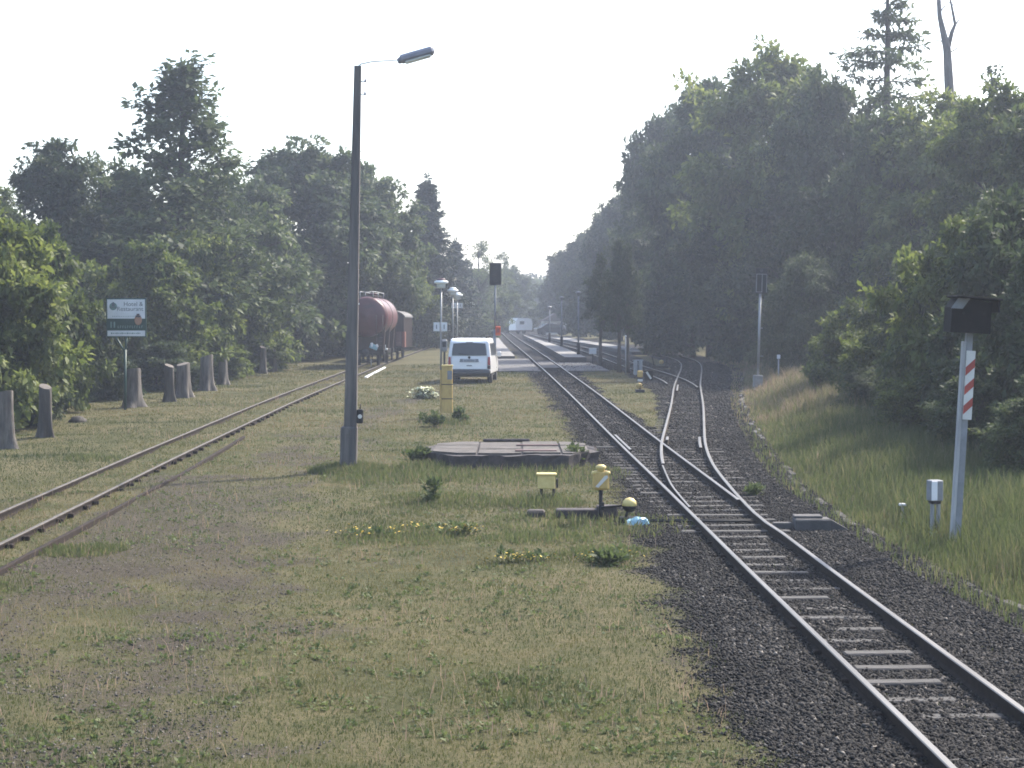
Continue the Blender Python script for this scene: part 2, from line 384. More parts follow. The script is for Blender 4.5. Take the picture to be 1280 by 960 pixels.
tf = mth('ADD', mth('MULTIPLY', gn1.outputs['Fac'], .28), mth('MULTIPLY', gn2.outputs['Fac'], .26)); tf = mth('ADD', tf, mth('MULTIPLY', gn3.outputs['Fac'], .26)); tf = mth('ADD', tf, mth('MULTIPLY', gn4.outputs['Fac'], .20))
L(tf, turf.inputs['Fac'])
soil = ramp(nt, [(.36, (.024, .020, .015)), (.48, (.049, .041, .031)), (.57, (.078, .066, .050)), (.70, (.145, .125, .10))])
sf = mth('ADD', mth('MULTIPLY', gn3.outputs['Fac'], .45), mth('MULTIPLY', gn4.outputs['Fac'], .55)); L(sf, soil.inputs['Fac'])
vor = N(nt, 'ShaderNodeTexVoronoi', Scale=17.); L(tc.outputs['Object'], vor.inputs['Vector'])
bal = ramp(nt, [(0, (.011, .011, .012)), (.6, (.026, .025, .028)), (.9, (.058, .056, .057))]); L(vor.outputs['Color'], bal.inputs['Fac'])
dm = mth('ADD', attr('dirt'), mth('ADD', mth('MULTIPLY', mth('SUBTRACT', gn3.outputs['Fac'], .5), 1.6), mth('MULTIPLY', mth('SUBTRACT', gn4.outputs['Fac'], .5), 1.6)))
dmr = ramp(nt, [(.3, (0, 0, 0)), (.75, (1, 1, 1))]); L(dm, dmr.inputs['Fac'])
bmk = mth('ADD', attr('ballast'), mth('MULTIPLY', mth('SUBTRACT', gn3.outputs['Fac'], .5), 1.5))
bmr = ramp(nt, [(.32, (0, 0, 0)), (.66, (1, 1, 1))]); L(bmk, bmr.inputs['Fac'])
litter = ramp(nt, [(.35, (.030, .026, .018)), (.65, (.065, .06, .03))]); L(gn3.outputs['Fac'], litter.inputs['Fac'])
c = mix(dmr.outputs[0], turf.outputs[0], soil.outputs[0])
c = mix(attr('wood'), c, litter.outputs[0])
c = mix(bmr.outputs[0], c, bal.outputs[0])
p = N(nt, 'ShaderNodeBsdfPrincipled', Roughness=.95); p.inputs['Specular IOR Level'].default_value = .08
L(c, p.inputs['Base Color'])
hgt = mth('ADD', mth('MULTIPLY', gn4.outputs['Fac'], .6), mth('MULTIPLY', gn3.outputs['Fac'], 1.0))
hgt = mth('ADD', hgt, mth('MULTIPLY', mth('MULTIPLY', vor.outputs['Distance'], -1.6), bmr.outputs[0]))
b = N(nt, 'ShaderNodeBump', Strength=.8, Distance=.05); L(hgt, b.inputs['Height']); L(b.outputs[0], p.inputs['Normal'])
L(p.outputs[0], out.inputs['Surface'])
M['ground'] = m
tag(link_mesh('ground', me, m), kind='structure')

# ------------------------------------------------------------------ loose stones and turf
def scatter_stones(name, x, y, size, tints, seed, lift=.3):
    r = np.random.default_rng(seed); n = len(x)
    base = np.array([(1, 0, 0), (-1, 0, 0), (0, 1, 0), (0, -1, 0), (0, 0, 1), (0, 0, -1)], float)
    fc = np.array([(0, 2, 4), (2, 1, 4), (1, 3, 4), (3, 0, 4), (2, 0, 5), (1, 2, 5), (3, 1, 5), (0, 3, 5)])
    v = base[None] * (size[:, None, None] * r.uniform(.55, 1.15, (n, 6, 1))) * np.array([1, 1, .72])
    v += r.normal(0, .16, (n, 6, 3)) * size[:, None, None]
    a = r.uniform(0, 2 * PI, n); ca, sa = np.cos(a), np.sin(a); t = r.uniform(-.7, .7, n); ct, st = np.cos(t), np.sin(t)
    vy = v[..., 1] * ct[:, None] - v[..., 2] * st[:, None]; vz = v[..., 1] * st[:, None] + v[..., 2] * ct[:, None]
    vx = v[..., 0] * ca[:, None] - vy * sa[:, None]; vy2 = v[..., 0] * sa[:, None] + vy * ca[:, None]
    z = gz(x, y) + relief(x, y) + size * lift
    v = np.stack([vx + x[:, None], vy2 + y[:, None], vz + z[:, None]], -1)
    f = (fc[None] + (np.arange(n) * 6)[:, None, None]).reshape(-1, 3)
    return fast_mesh(name, v.reshape(-1, 3), f, np.repeat(tints, 6))
R = np.random.default_rng(3)
def track_points(n, y0, y1, p=1.6):
    u = R.random(n); y = (y0 ** (1 - p) + u * (y1 ** (1 - p) - y0 ** (1 - p))) ** (1 / (1 - p))
    lo = main_x(y) - 1.8; hi = kerb_x(y) + .2
    return lo + R.random(n) * (hi - lo), y
x, y = track_points(240000, 11.5, 105); k = (R.random(len(x)) < sstep(.04, .9, ballast_mask(x, y))); 
# keep the rail flangeways and sleeper tops fairly clear
x, y = x[k], y[k]
sz = (.010 + .029 * R.random(len(x)) ** 1.8) * (.55 + .45 * sstep(.3, .95, ballast_mask(x, y))) * np.interp(y, [30, 60, 105], [1, 1.6, 2.3]); me = scatter_stones('ballast_gravel', x, y, sz, np.clip(R.beta(1.5, 2.6, len(x)) * (.6 + .8 * fbm(x, y, 151, 1.5)) + (R.random(len(x)) < .015) * .5, 0, 1), 5)
tag(link_mesh('ballast_gravel', me, M['stone']), kind='stuff')
x = R.uniform(-9, 3, 30000); y = (12 ** -.6 + R.random(30000) * (60 ** -.6 - 12 ** -.6)) ** (1 / -.6); k = (dirt_mask(x, y) > .35) & (ballast_mask(x, y) < .3)
x, y = x[k], y[k]; sz = R.uniform(.008, .022, len(x))
me = scatter_stones('loose_grit_gravel', x, y, sz, np.clip(R.beta(2.5, 2, len(x)) + .2, 0, 1), 6, .1)
tag(link_mesh('loose_grit_gravel', me, M['stone']), kind='stuff')

def blades(name, x, y, h, w, tint, seed, lean=.5, z=None):
    r = np.random.default_rng(seed); n = len(x); z = gz(x, y) + relief(x, y) - .012 if z is None else z
    a = r.uniform(0, 2 * PI, n); la = r.uniform(0, 2 * PI, n); ll = r.uniform(.1, 1, n) * lean * h
    p0 = np.stack([x, y, z], -1); s = np.stack([np.cos(a), np.sin(a), 0 * a], -1) * w[:, None] * .5
    ld = np.stack([np.cos(la) * ll, np.sin(la) * ll, 0 * la], -1)
    mid = p0 + ld * .35 + np.stack([0 * h, 0 * h, h * .6], -1); tip = p0 + ld + np.stack([0 * h, 0 * h, h], -1)
    v = np.stack([p0 - s, p0 + s, mid + s * .75, mid - s * .75, tip], 1)
    i = np.arange(n)[:, None] * 5
    f = np.concatenate([i + np.array([[0, 1, 2]]), i + np.array([[0, 2, 3]]), i + np.array([[3, 2, 4]])], 0)
    return fast_mesh(name, v.reshape(-1, 3), f, np.repeat(tint, 5))
def field(n, x0, x1, y0, y1, p):
    u = R.random(n); y = (y0 ** (1 - p) + u * (y1 ** (1 - p) - y0 ** (1 - p))) ** (1 / (1 - p)); return R.uniform(x0, x1, n), y
x, y = field(520000, -14.6, 6.4, 11.5, 100, 1.75)
bm, dmk = ballast_mask(x, y), dirt_mask(x, y)
keep = (R.random(len(x)) < (1 - .80 * dmk) * (1 - .985 * sstep(.15, .75, bm))) & (np.abs(x) < .3 * y + 1.2)
keep &= ~((np.abs(x + .03) < 1.9) & (np.abs(y - 39.4) < 1.9))
x, y = x[keep], y[keep]; patch = fbm(x, y, 91, 2.2); dryp = fbm(x, y, 95, 4.0)
tall = sstep(.50, .95, patch)
h = R.uniform(.015, .048, len(x)) * (1 + 1.1 * tall) * np.interp(y, [12, 40, 90], [1, 1.35, 1.7])
w = R.uniform(.005, .010, len(x)) * np.interp(y, [12, 30, 60, 95], [1, 1.7, 2.8, 4.0])
finep = fbm(x, y, 111, .7)
green = .22 * sstep(18, 14, y) + .20 * sstep(.2, 1.8, x) * sstep(32, 22, y) + .15 * sstep(-8.5, -9.5, x)
t = np.clip(-.34 - green + dryp * 1.05 + finep * .62 - tall * .25 + R.normal(0, .10, len(x)) + .16 * sstep(32, 55, y), 0, 1)
tag(link_mesh('turf_grass', blades('turf_grass', x, y, h, w, t, 8), M['grass_blade']), kind='stuff')
# low broad-leaved weeds and dead stalks in the turf
x, y = field(5200, -9, 3.2, 12, 62, 1.7); k = (fbm(x, y, 131, 1.8) > .5) & (ballast_mask(x, y) < .35) & ~((np.abs(x + .03) < 2.1) & (np.abs(y - 39.4) < 2.2)); WX, WY = x[k], y[k]
x, y = field(9000, -12, 3.2, 12, 75, 1.6); k = (ballast_mask(x, y) < .5) & (fbm(x, y, 141, 2.5) > .45) & ~((np.abs(x + .03) < 1.9) & (np.abs(y - 39.4) < 1.9)); x, y = x[k], y[k]
tag(link_mesh('dead_stalk_grass', blades('dead_stalk_grass', x, y, R.uniform(.08, .22, len(x)), R.uniform(.004, .008, len(x)) * np.interp(y, [12, 60], [1, 2.6]), np.clip(R.normal(.85, .15, len(x)), 0, 1), 12, .7), M['tall_blade']), kind='stuff')
# rank grass on the right-hand bank
x, y = field(190000, 5.2, 16, 17, 112, 1.5)
d = x - kerb_x(y); k = (d > -.45) & (d < 5.5) & ((d > .12) | (R.random(len(x)) < .5 * fbm(x, y, 161, .8))) & (R.random(len(x)) < np.exp(-np.maximum(d - 3.5, 0) / 1.2)); x, y, d = x[k], y[k], d[k]
pk = fbm(x, y, 101, 2.5); far = sstep(40, 58, y)
h = R.uniform(.16, .42, len(x)) * (.45 + .75 * sstep(.15, 1.3, d)) * (.7 + .8 * pk) * (1 + .55 * far * sstep(.5, 2, d))
w = R.uniform(.007, .014, len(x)) * np.interp(y, [17, 30, 60, 100], [1, 1.5, 2.6, 4])
t = np.clip(.10 + pk * .5 + R.normal(0, .15, len(x)) + .33 * far, 0, 1)
tag(link_mesh('bank_grass', blades('bank_grass', x, y, h, w, t, 9, .55), M['tall_blade']), kind='stuff')
# taller tufts round the objects standing in the turf
tx = []; ty = []; th = []
for cx, cy, rr, nn, hh in ((-3.46, 37.2, .9, 2600, .30), (-1.9, 37.5, .8, 1000, .28), (-2.0, 51.6, .8, 700, .26), (.2, 36.5, 2.3, 2600, .26), (1.2, 28.0, 1.7, 1500, .20), (.5, 31, .8, 900, .28),
                           (-2.4, 35.6, 1.5, 1800, .22), (-1.6, 26.5, 1.1, 1300, .16), (.3, 26.5, .9, 900, .16), (1.3, 25, .7, 700, .15), (-6.2, 25.2, .7, 1200, .16), (-1.2, 31.5, 1.2, 1300, .17), (-9.6, 40, .8, 400, .2), (0.1, 41.8, 2, 1200, .25)):
    a = R.uniform(0, 2 * PI, nn); q = np.sqrt(R.random(nn)) * rr; tx.append(cx + np.cos(a) * q); ty.append(cy + np.sin(a) * q); th.append(R.uniform(.35, 1, nn) * hh * (1 - .5 * (q / rr) ** 2))
x, y, h = np.concatenate(tx), np.concatenate(ty), np.concatenate(th)
k = ~((((x + .03) / 1.95) ** 2 + ((y - 39.45) / 2.1) ** 2) < 1.0); x, y, h = x[k], y[k], h[k]
tag(link_mesh('tufted_grass', blades('tufted_grass', x, y, h, R.uniform(.012, .024, len(x)), np.clip(R.normal(.3, .16, len(x)), 0, 1), 10, .6), M['tall_blade']), kind='stuff')

# ------------------------------------------------------------------ railway lines
GA = 1.06
RAILP = [(-.055, -.005), (.055, -.005), (.055, .012), (.012, .03), (.012, .095), (.034, .105), (.034, .135), (.026, .143), (-.026, .143), (-.034, .135), (-.034, .105), (-.012, .095), (-.012, .03), (-.055, .012)]
RAILM = [0, 0, 0, 0, 0, 0, 1, 1, 1, 0, 0, 0, 0, 0]
def curve(pts, step=1.0):
    """dense, softly rounded polyline through (x, y) points"""
    P = [Vector((p[0], p[1])) for p in pts]; out = []
    for i in range(len(P) - 1):
        a, b = P[max(i - 1, 0)], P[i]; c, d = P[i + 1], P[min(i + 2, len(P) - 1)]
        n = max(2, int((c - b).length / step))
        for k in range(n):
            t = k / n
            out.append(.5 * ((2 * b) + (c - a) * t + (2 * a - 5 * b + 4 * c - d) * t * t + (3 * b - a - 3 * c + d) * t ** 3))
    out.append(P[-1]); return out
def shift(line, off):
    o = []
    for i, p in enumerate(line):
        d = (line[min(i + 1, len(line) - 1)] - line[max(i - 1, 0)]).normalized(); o.append(p + Vector((d.y, -d.x)) * off)
    return o
def rail(line, parent, name='rail', mats=None, dz=0.0, prof=RAILP):
    mb = MB(); mb.sweep([gp(p.x, p.y, dz) for p in line], prof, 0, RAILM)
    return mb.build(name, mats or [M['rail_side'], M['rail_top']], parent)
def sleeper(parent, c, d, length, width, lift, mat, vis=None):
    r = math.atan2(-d.x, d.y)
    mb = MB(); z = float(gz(c.x, c.y))
    mb.box((0, 0, 0), (length, width, .13), None, 0, .015)
    o = mb.build('sleeper', mat, parent, (c.x, c.y, z - .065 + lift), (rnd.uniform(-.01, .01), rnd.uniform(-.01, .01), r + rnd.uniform(-.012, .012)))
    return o

ML = [Vector((float(main_x(v)), v)) for v in np.concatenate([np.arange(2, 120, 1.5), np.arange(120, 330, 6)])]
t = thing('railway_track', 'main railway line with bright rails running straight from bottom right to the far trees', 'railway track')
rail(ML, t)                                                         # left stock rail
MR = shift(ML, GA)
rail([p for p in MR if p.y >= 29.2], t)                             # right rail beyond the points, ending in the blade
# wing rails and check rail at the crossing
chk = [p + Vector((.11, 0)) for p in ML if 40 < p.y < 46]; rail(chk, t, 'check_rail', dz=.004)
def along(line, step, y0, y1):
    out = []; acc = 0
    for a, b in zip(line[:-1], line[1:]):
        L_ = (b - a).length
        while acc < L_:
            p = a + (b - a) * (acc / L_)
            if y0 <= p.y <= y1: out.append((p, (b - a).normalized()))
            acc += step
        acc -= L_
    return out
CL = shift(ML, GA / 2)
for i, (p, d) in enumerate(along(CL, .70, 12.0, 74)):
    if 30.5 < p.y < 43.5:                                            # long bearers under the points
        ln = 1.9 + (p.y - 30) * .09; off = (p.y - 30) * .035
        sleeper(t, p + Vector((off, 0)), d, ln, .22, .016, M['sleeper'])
    else:
        sleeper(t, p + Vector((rnd.uniform(-.12, .12), 0)) * (p.y < 27), d, rnd.uniform(.5, .92) if p.y < 27 else 1.7, .19, rnd.choice((.028, .020, .034, .024, .014, .030)) if p.y < 30 else .006, M['sleeper'])
for p, d in along(ML, 1.4, 12, 30):                                  # clips on the foot of the near rails
    for side in (-1, 1):
        mb = MB(); mb.box((0, 0, .03), (.07, .1, .045), None, 0, .01)
        mb.build('rail_clip', M['rail_side'], t, gp(p.x + side * .06, p.y), (0, 0, 0))

BR_OUT = [Vector((float(main_x(v)) + GA, v)) for v in np.arange(2, 27, 1.5)]
BRC = curve([(3.99, 26.5), (3.96, 28.6), (4.06, 32.5), (4.28, 37.4), (4.70, 42.7), (5.42, 49.6), (6.40, 58.9), (7.62, 71.1), (8.65, 80.5), (9.75, 90.4), (10.55, 99), (10.85, 107), (10.55, 115), (9.4, 128), (7.2, 150), (5.0, 180), (3.2, 215)], 1.0)
BOUT = BR_OUT + BRC[1:]
t2 = thing('railway_track', 'curved branch line swinging right from the points and bending back left under the dark trees', 'railway track')
rail(BOUT, t2)
BIN = shift(BRC, -GA)
rail([p for p in BIN if p.y >= 37.0], t2)
# left switch blade lies against the left stock rail
blade = curve([(float(main_x(29.4)) + .075, 29.4), (float(main_x(33)) + .17, 33.0), (3.18, 37.1)], .6)
wing = [p for p in shift(BIN, .12) if 43.6 < p.y < 45.2]; rail(wing, t2, 'wing_rail', dz=.004)
BLP = [(a * .6, b) for a, b in RAILP]
rail(blade, t2, 'switch_blade', prof=BLP)
chk = [p for p in shift(BRC, -.13) if 40.5 < p.y < 45.5]; rail(chk, t2, 'check_rail', dz=.004)
chk = [p for p in shift(BRC, -GA + .14) if 66.5 < p.y < 72.5]; rail(chk, t2, 'check_rail', dz=.004)
for p, d in along(shift(BRC, -GA / 2), .75, 45, 96): sleeper(t2, p, d, 1.75, .2, .012, M['sleeper'])

BX = curve([(7.42, 70.2), (7.58, 74.5), (7.60, 79), (7.42, 85), (7.12, 92), (6.85, 100), (6.5, 111), (5.95, 125), (4.9, 146), (3.6, 175), (2.3, 215)], 1.0)
t3 = thing('railway_track', 'line leaving the branch to the left and passing behind the dark island trunks', 'railway track')
rail(BX, t3); rail([p for p in shift(BX, -GA) if p.y > 73], t3)
for p, d in along(shift(BX, -GA / 2), .8, 78, 110): sleeper(t3, p, d, 1.75, .2, .012, M['sleeper'])

SD = [Vector((float(siding_x(v)), v)) for v in np.arange(14, 150, 2.0)]
t4 = thing('railway_track', 'grassed over siding with dull rails beside the row of stumps at left', 'railway track')
for s in (-1, 1): rail(shift(SD, s * GA / 2), t4, mats=[M['rail_side'], M['rail_dull']], dz=-.035)
for p, d in along(SD, .95, 22, 70):
    q = p + Vector((GA / 2 + .1, 0)); mb = MB(); mb.box((0, 0, .0), (.11, rnd.uniform(.06, .11), .07), None, 0, .015)
    mb.build('rail_chair', M['rail_side'], t4, gp(q.x - .03, q.y + rnd.uniform(-.15, .15), .03), (0, 0, rnd.uniform(-.2, .2)))
for p, d in along(SD, .95, 70, 92): sleeper(t4, p, d, 1.7, .2, .0, M['old_wood'])
mb = MB(); ln = [gp(x_, y_, .0) for x_, y_ in ((-6.35, 14), (-6.6, 20), (-6.72, 24), (-6.75, 30), (-6.78, 36), (-6.95, 43), (-7.02, 46))]
mb.sweep(ln, [(-.035, -.03), (.035, -.03), (.035, .065), (.025, .075), (-.025, .075), (-.035, .065)])
tag(mb.build('loose_rail', M['rail_side']), 'single old rail lying in the turf to the right of the overgrown siding', 'rail')

# ------------------------------------------------------------------ platforms, crossing, kerb
def slab(name, outline, h, mats, kind='structure', sub=1.5):
    """paved slab following the ground; outline = (y, xl, xr) rows"""
    mb = MB(); rows = []
    for (y0, a0, b0), (y1, a1, b1) in zip(outline[:-1], outline[1:]):
        n = max(1, int((y1 - y0) / sub))
        for k in range(n):
            t_ = k / n; rows.append((y0 + (y1 - y0) * t_, a0 + (a1 - a0) * t_, b0 + (b1 - b0) * t_))
    rows.append(outline[-1])
    prof = []
    vs = []
    for y_, a, b_ in rows:
        g = float(gz0(y_)); vs += [(a, y_, g - .25), (a, y_, g + h), (b_, y_, g + h), (b_, y_, g - .25)]
    fs = []; ms = []
    for i in range(len(rows) - 1):
        o = i * 4
        for k, mi in ((0, 1), (1, 0), (2, 1)): fs.append([o + k, o + k + 1, o + 5 + k, o + 4 + k]); ms.append(mi)
    fs.append([0, 1, 2, 3]); ms.append(1); e = (len(rows) - 1) * 4; fs.append([e, e + 1, e + 2, e + 3]); ms.append(1)
    for f, mi in zip(fs, ms): mb.f.append(f); mb.m.append(mi); mb.sm.append(False)
    mb.v = vs
    return tag(mb.build(name, mats), kind=kind)
mx = lambda v: float(main_x(v))
M['paving'] = surf('grey_platform_paving', (.115, .112, .112), (.075, .073, .075), .9, scale=.8, bump=.3, fine=12)
M['paving_pale'] = surf('pale_platform_paving', (.21, .204, .20), (.15, .146, .142), .9, scale=.5, bump=.3, fine=12)
slab('crossing_pavement', [(89.5, -1.0, mx(89.5) - .12), (100, -1.3, mx(100) - .12), (109, -1.6, mx(109) - .12)], .06, [M['paving'], M['concrete_dark']])
slab('platform_pavement', [(109.2, -3.2, mx(109) - .95), (140, -4.2, mx(140) - .95), (200, -5.2, mx(200) - .95), (290, -7, mx(290) - .95)], .22, [M['paving_pale'], M['concrete_dark']])
slab('island_platform_pavement', [(103, mx(103) + GA + .75, 4.35), (112, mx(112) + GA + .75, 4.1), (125, mx(125) + GA + .75, 3.7), (146, mx(146) + GA + .8, 2.75), (190, mx(190) + GA + .8, 1.45)], .34, [M['paving_pale'], M['deck_side']])  # side faces coloured dark to give the shade on the platform edge
slab('rear_platform_pavement', [(118, 8.0, 9.2), (130, 7.0, 8.4), (150, 5.6, 7.0), (180, 3.5, 5.4)], .25, [M['paving_pale'], M['concrete_dark']])
slab('crossing_boards', [(92, mx(92) + .1, mx(92) + GA - .1), (102, mx(102) + .1, mx(102) + GA - .1)], .13, [M['concrete_dark'], M['old_wood']])
slab('island_crossing_pavement', [(90, mx(90) + GA + .12, 5.0), (96, mx(96) + GA + .12, 4.9), (102.6, mx(102.6) + GA + .12, 4.5)], .05, [M['paving'], M['concrete_dark']])
# kerb: single stones laid in a line, each slightly out of true
kroot = thing('kerb_edging', 'broken line of low concrete edging stones between ballast and grassy bank at right', 'kerb')
kl = [Vector((float(kerb_x(v)), v)) for v in np.arange(16, 92, 1.0)]
for i, (p, d) in enumerate(along(kl, 1.03, 17, 90)):
    if rnd.random() < (.22 if p.y > 46 else .42): continue
    mb = MB(); mb.box((0, 0, 0), (.13, .96, .22), None, 0, .02)
    mb.build('edging_stone', M['stump_dark'] if p.y < 46 else M['concrete_dark'], kroot, gp(p.x + rnd.uniform(-.06, .06), p.y, rnd.uniform(-.10, -.055)), (rnd.uniform(-.02, .02), rnd.uniform(-.2, .1), math.atan2(-d.x, d.y) + rnd.uniform(-.05, .05)))


# ------------------------------------------------------------------ text
def text(body, parent, size, loc, rot, mat, name='lettering', align='CENTER', ext=.002):
    c = bpy.data.curves.new(name, 'FONT'); c.body = body; c.size = size; c.align_x = align; c.align_y = 'CENTER'; c.extrude = ext
    tmp = bpy.data.objects.new('tmp', c); COL.objects.link(tmp)
    me = bpy.data.meshes.new_from_object(tmp.evaluated_get(bpy.context.evaluated_depsgraph_get()))
    bpy.data.objects.remove(tmp); bpy.data.curves.remove(c); me.materials.clear()
    return link_mesh(name, me, mat, parent, loc, rot)
FRONT = (PI / 2, 0, 0)          # text facing -Y (towards the camera side)

# ------------------------------------------------------------------ lamp post in the turf
def lean(o, dx, dy=0): o.rotation_euler = (dy, dx, o.rotation_euler.z)
g = gp(*survey(437, 588))
t = thing('lamp_post', 'tall tapering concrete lamp post with thicker foot standing alone in the turf', 'lamp post', g)
t.rotation_euler = (0, .0235, 0)
HT = 8.56
mb = MB(); mb.prism([(-.14, -.12), (-.08, -.15), (.08, -.15), (.14, -.12), (.14, .12), (.08, .15), (-.08, .15), (-.14, .12)], 'z', 0, 1)
# taper by hand: bottom .14, top .07
mb.v = [(a * (1 if c == 0 else .52), b * (1 if c == 0 else .52), -.1 if c == 0 else HT) for a, b, c in mb.v]
mb.build('pole', M['post_conc'], t)
mb = MB(); mb.box((-.025, -.0, .42), (.345, .36, 1.04), None, 0, .03); mb.box((-.04, -.185, .83), (.13, .02, .10), None, 0, .005)
mb.build('foot_sleeve', M['post_conc'], t)
b_ = MB(); b_.box((.20, -.02, 1.16), (.13, .17, .30), None, 0, .02); b_.tube([(.2, -.02, 1.3), (.2, -.02, 1.42)], .012, 6)
jb = b_.build('junction_box', M['dark_metal'], t)
b_ = MB(); b_.tube([(.205, -.105, 1.16), (.205, -.125, 1.16)], .045, 12); b_.build('round_lens', M['white'], jb)
for zz in (8.24, 7.97):
    b_ = MB(); b_.tube([(.06, 0, zz), (.17, 0, zz)], .012, 6); b_.tube([(.165, 0, zz - .02), (.165, 0, zz + .05)], .022, 8); b_.build('cable_peg', M['lamp_grey'], t)
b_ = MB(); b_.tube([(0, 0, HT - .05), (.05, 0, HT + .04), (.3, 0, HT + .10), (.85, 0, HT + .15)], [.022, .018, .015, .015], 8); b_.build('arm', M['white'], t)
hd = Matrix.Rotation(-.30, 3, 'Y')
b_ = MB(); b_.box((1.24, 0, HT + .26), (.76, .30, .17), hd, 0, .05); b_.box((.90, 0, HT + .14), (.14, .16, .12), hd, 0, .03)
lh = b_.build('lamp_head', M['lamp_grey'], t)
b_ = MB(); b_.box((1.27, 0, HT + .175), (.56, .24, .05), hd, 0, .02); b_.build('lamp_glass', M['lamp_glass'], lh)

# ------------------------------------------------------------------ restaurant sign on a green post
Ys = 58.2; xs_ = x_at(158, Ys); g = gp(xs_ , Ys)
t = thing('hotel_sign', 'white and dark green hotel and restaurant sign on forked post behind the pale stump', 'sign', g, .0)
k = Ys / F                                     # metres per photo pixel at that distance
zb = lambda v: height_at(v, Ys) - g.z
W_ = 47 * k
b_ = MB(); b_.tube([(-.06, 0, -.1), (-.05, 0, zb(437))], .045, 10)
b_.build('post', M['green_sign'], t)
b_ = MB(); b_.tube([(-.05, 0, zb(437) - .1), (-.36, 0, zb(421))], .035, 8); b_.tube([(-.05, 0, zb(437) - .1), (.0, 0, zb(421))], .035, 8); b_.build('fork_bracket', M['green_sign'], t)
b_ = MB(); b_.box((0, 0, (zb(372.5) + zb(421.5)) / 2), (W_ + .08, .05, zb(372.5) - zb(421.5)), None, 0, .006); bd = b_.build('board', M['green_sign'], t)
def plate(nm, v0, v1, mat, x0=0, w=W_, y=-.032, th=.014):
    b = MB(); b.box((x0, y, (zb(v0) + zb(v1)) / 2), (w, th, zb(v0) - zb(v1)), None, 0, .002); return b.build(nm, mat, bd)
plate('upper_panel', 374.3, 398.3, M['white_sign']); plate('lower_panel', 413.2, 420.2, M['white_sign'])
text('Hotel &', bd, .20, (.24, -.041, zb(380.3)), FRONT, M['ink']); text('Restaurant', bd, .20, (.13, -.041, zb(386.3)), FRONT, M['ink'])
b_ = MB()                                       # round emblem: house crest over water
Mx = Matrix.Translation((-.42, -.045, zb(383))) @ Matrix.Rotation(PI / 2, 4, 'X')
b_.lathe([(.0, .004), (.105, .004), (.125, .004), (.125, 0)], 24, Mx)
em = b_.build('emblem', M['green_pale'], bd)
b_ = MB(); b_.prism([(-.47, zb(383)), (-.37, zb(383)), (-.37, zb(379)), (-.42, zb(377.3)), (-.47, zb(379))], 'y', -.053, -.047); b_.box((-.42, -.05, zb(384.2)), (.24, .006, .03)); b_.build('emblem_crest', M['ink'], em)
b_ = MB()                                       # pale letter strokes on the green band, too worn to read
for i in range(2):
    b_.box((-.50 + i * .11, -.0305, zb(406)), (.045, .008, .20))
for i in range(11):
    b_.box((-.27 + i * .078, -.0305, zb(408.6)), (.02, .008, .085)); b_.box((-.252 + i * .078, -.0305, zb(408.6) + (.03 if i % 3 else -.03)), (.034, .008, .018))
b_.build('lettering', M['green_pale'], bd)
b_ = MB()
for i in range(17): b_.box((-.48 + i * .058, -.0415, zb(416.6)), (.04, .005, .028 + .02 * (i % 3 == 0)))
for i in range(13): b_.box((-.44 + i * .058, -.0415, zb(395.4)), (.03, .005, .02))
b_.build('small_print', M['green_pale'], bd)
Mx = Matrix.Translation((.40, -.052, zb(400))) @ Matrix.Rotation(PI / 2, 4, 'X') @ Matrix.Scale(1.35, 4, (0, 1, 0))
b_ = MB(); b_.lathe([(0, .008), (.10, .008), (.125, .004), (.125, 0)], 22, Mx); pc = b_.build('round_picture', M['tan'], bd)
b_ = MB(); b_.box((.40, -.062, zb(395.5)), (.17, .006, .06), None, 0, .002); b_.box((.40, -.062, zb(393.2)), (.10, .006, .05), None, 0, .002); b_.build('picture_top', M['brown'], pc)

# ------------------------------------------------------------------ row of tree stumps
def stump(u, v, vt, wpx, label, seed, mat, cut=.0, loc=None, dark=False):
    X_, Y_ = survey(u, v); k = Y_ / F; R_ = wpx * k / 2; H_ = (v - vt) * k; r = random.Random(seed)
    t = thing('tree_stump', label, 'tree stump', gp(X_, Y_), r.uniform(0, 6), 'cut tree stumps in a row by the siding')
    n = 28; prof = [(1.45, -.1), (1.25, .06), (1.08, .22), (1.0, .5), (.96, .8), (.97, .97), (.93, 1.0)]
    ph = [r.uniform(0, 6) for _ in range(4)]; roots = r.choice((3, 4, 5))
    vs = []
    for q, z in prof:
        for i in range(n):
            a = 2 * PI * i / n
            fl = 1 + (q - .95) * .9 * math.cos(roots * a + ph[0]) + .05 * math.sin(3 * a + ph[1]) + .03 * math.sin(7 * a + ph[2] + z * 2)
            rr = R_ * q * fl
            vs.append((rr * math.cos(a), rr * math.sin(a), z * H_ + (.05 * H_ * math.sin(a + ph[3]) if z > .9 else 0)))
    fs = [[i * n + j, i * n + (j + 1) % n, (i + 1) * n + (j + 1) % n, (i + 1) * n + j] for i in range(len(prof) - 1) for j in range(n)]
    mb = MB(); mb.add(vs, fs, 0, True); mb.build('bark', mat, t)
    e = (len(prof) - 1) * n
    mb = MB(); ring = [(x_ * .985, y_ * .985, z_ + .004) for x_, y_, z_ in vs[e:e + n]]
    cz = sum(p_[2] for p_ in ring) / n
    mb.add(ring + [(0, 0, cz + .01)], [[j, (j + 1) % n, n] for j in range(n)]); mb.build('cut_face', M['cut_wood'], t)
    return t
stump(5, 560, 491, 25, 'thick grey stump at the left edge of the picture, nearest of the row', 1, M['stump_bark'])
stump(57, 548, 483, 16, 'dark narrow stump with spreading roots half under low leaves, second of the row', 2, M['stump_dark'])
stump(166, 509, 462, 22, 'pale stump with a bright flared root foot in front of the hotel sign', 3, M['stump_bark'])
stump(212, 502, 457, 12, 'dark slim stump pressed against the left side of a paler stump', 4, M['stump_dark'])
stump(229, 497, 455, 17, 'pale upright stump with a slim dark stump at its left', 5, M['stump_bark'])
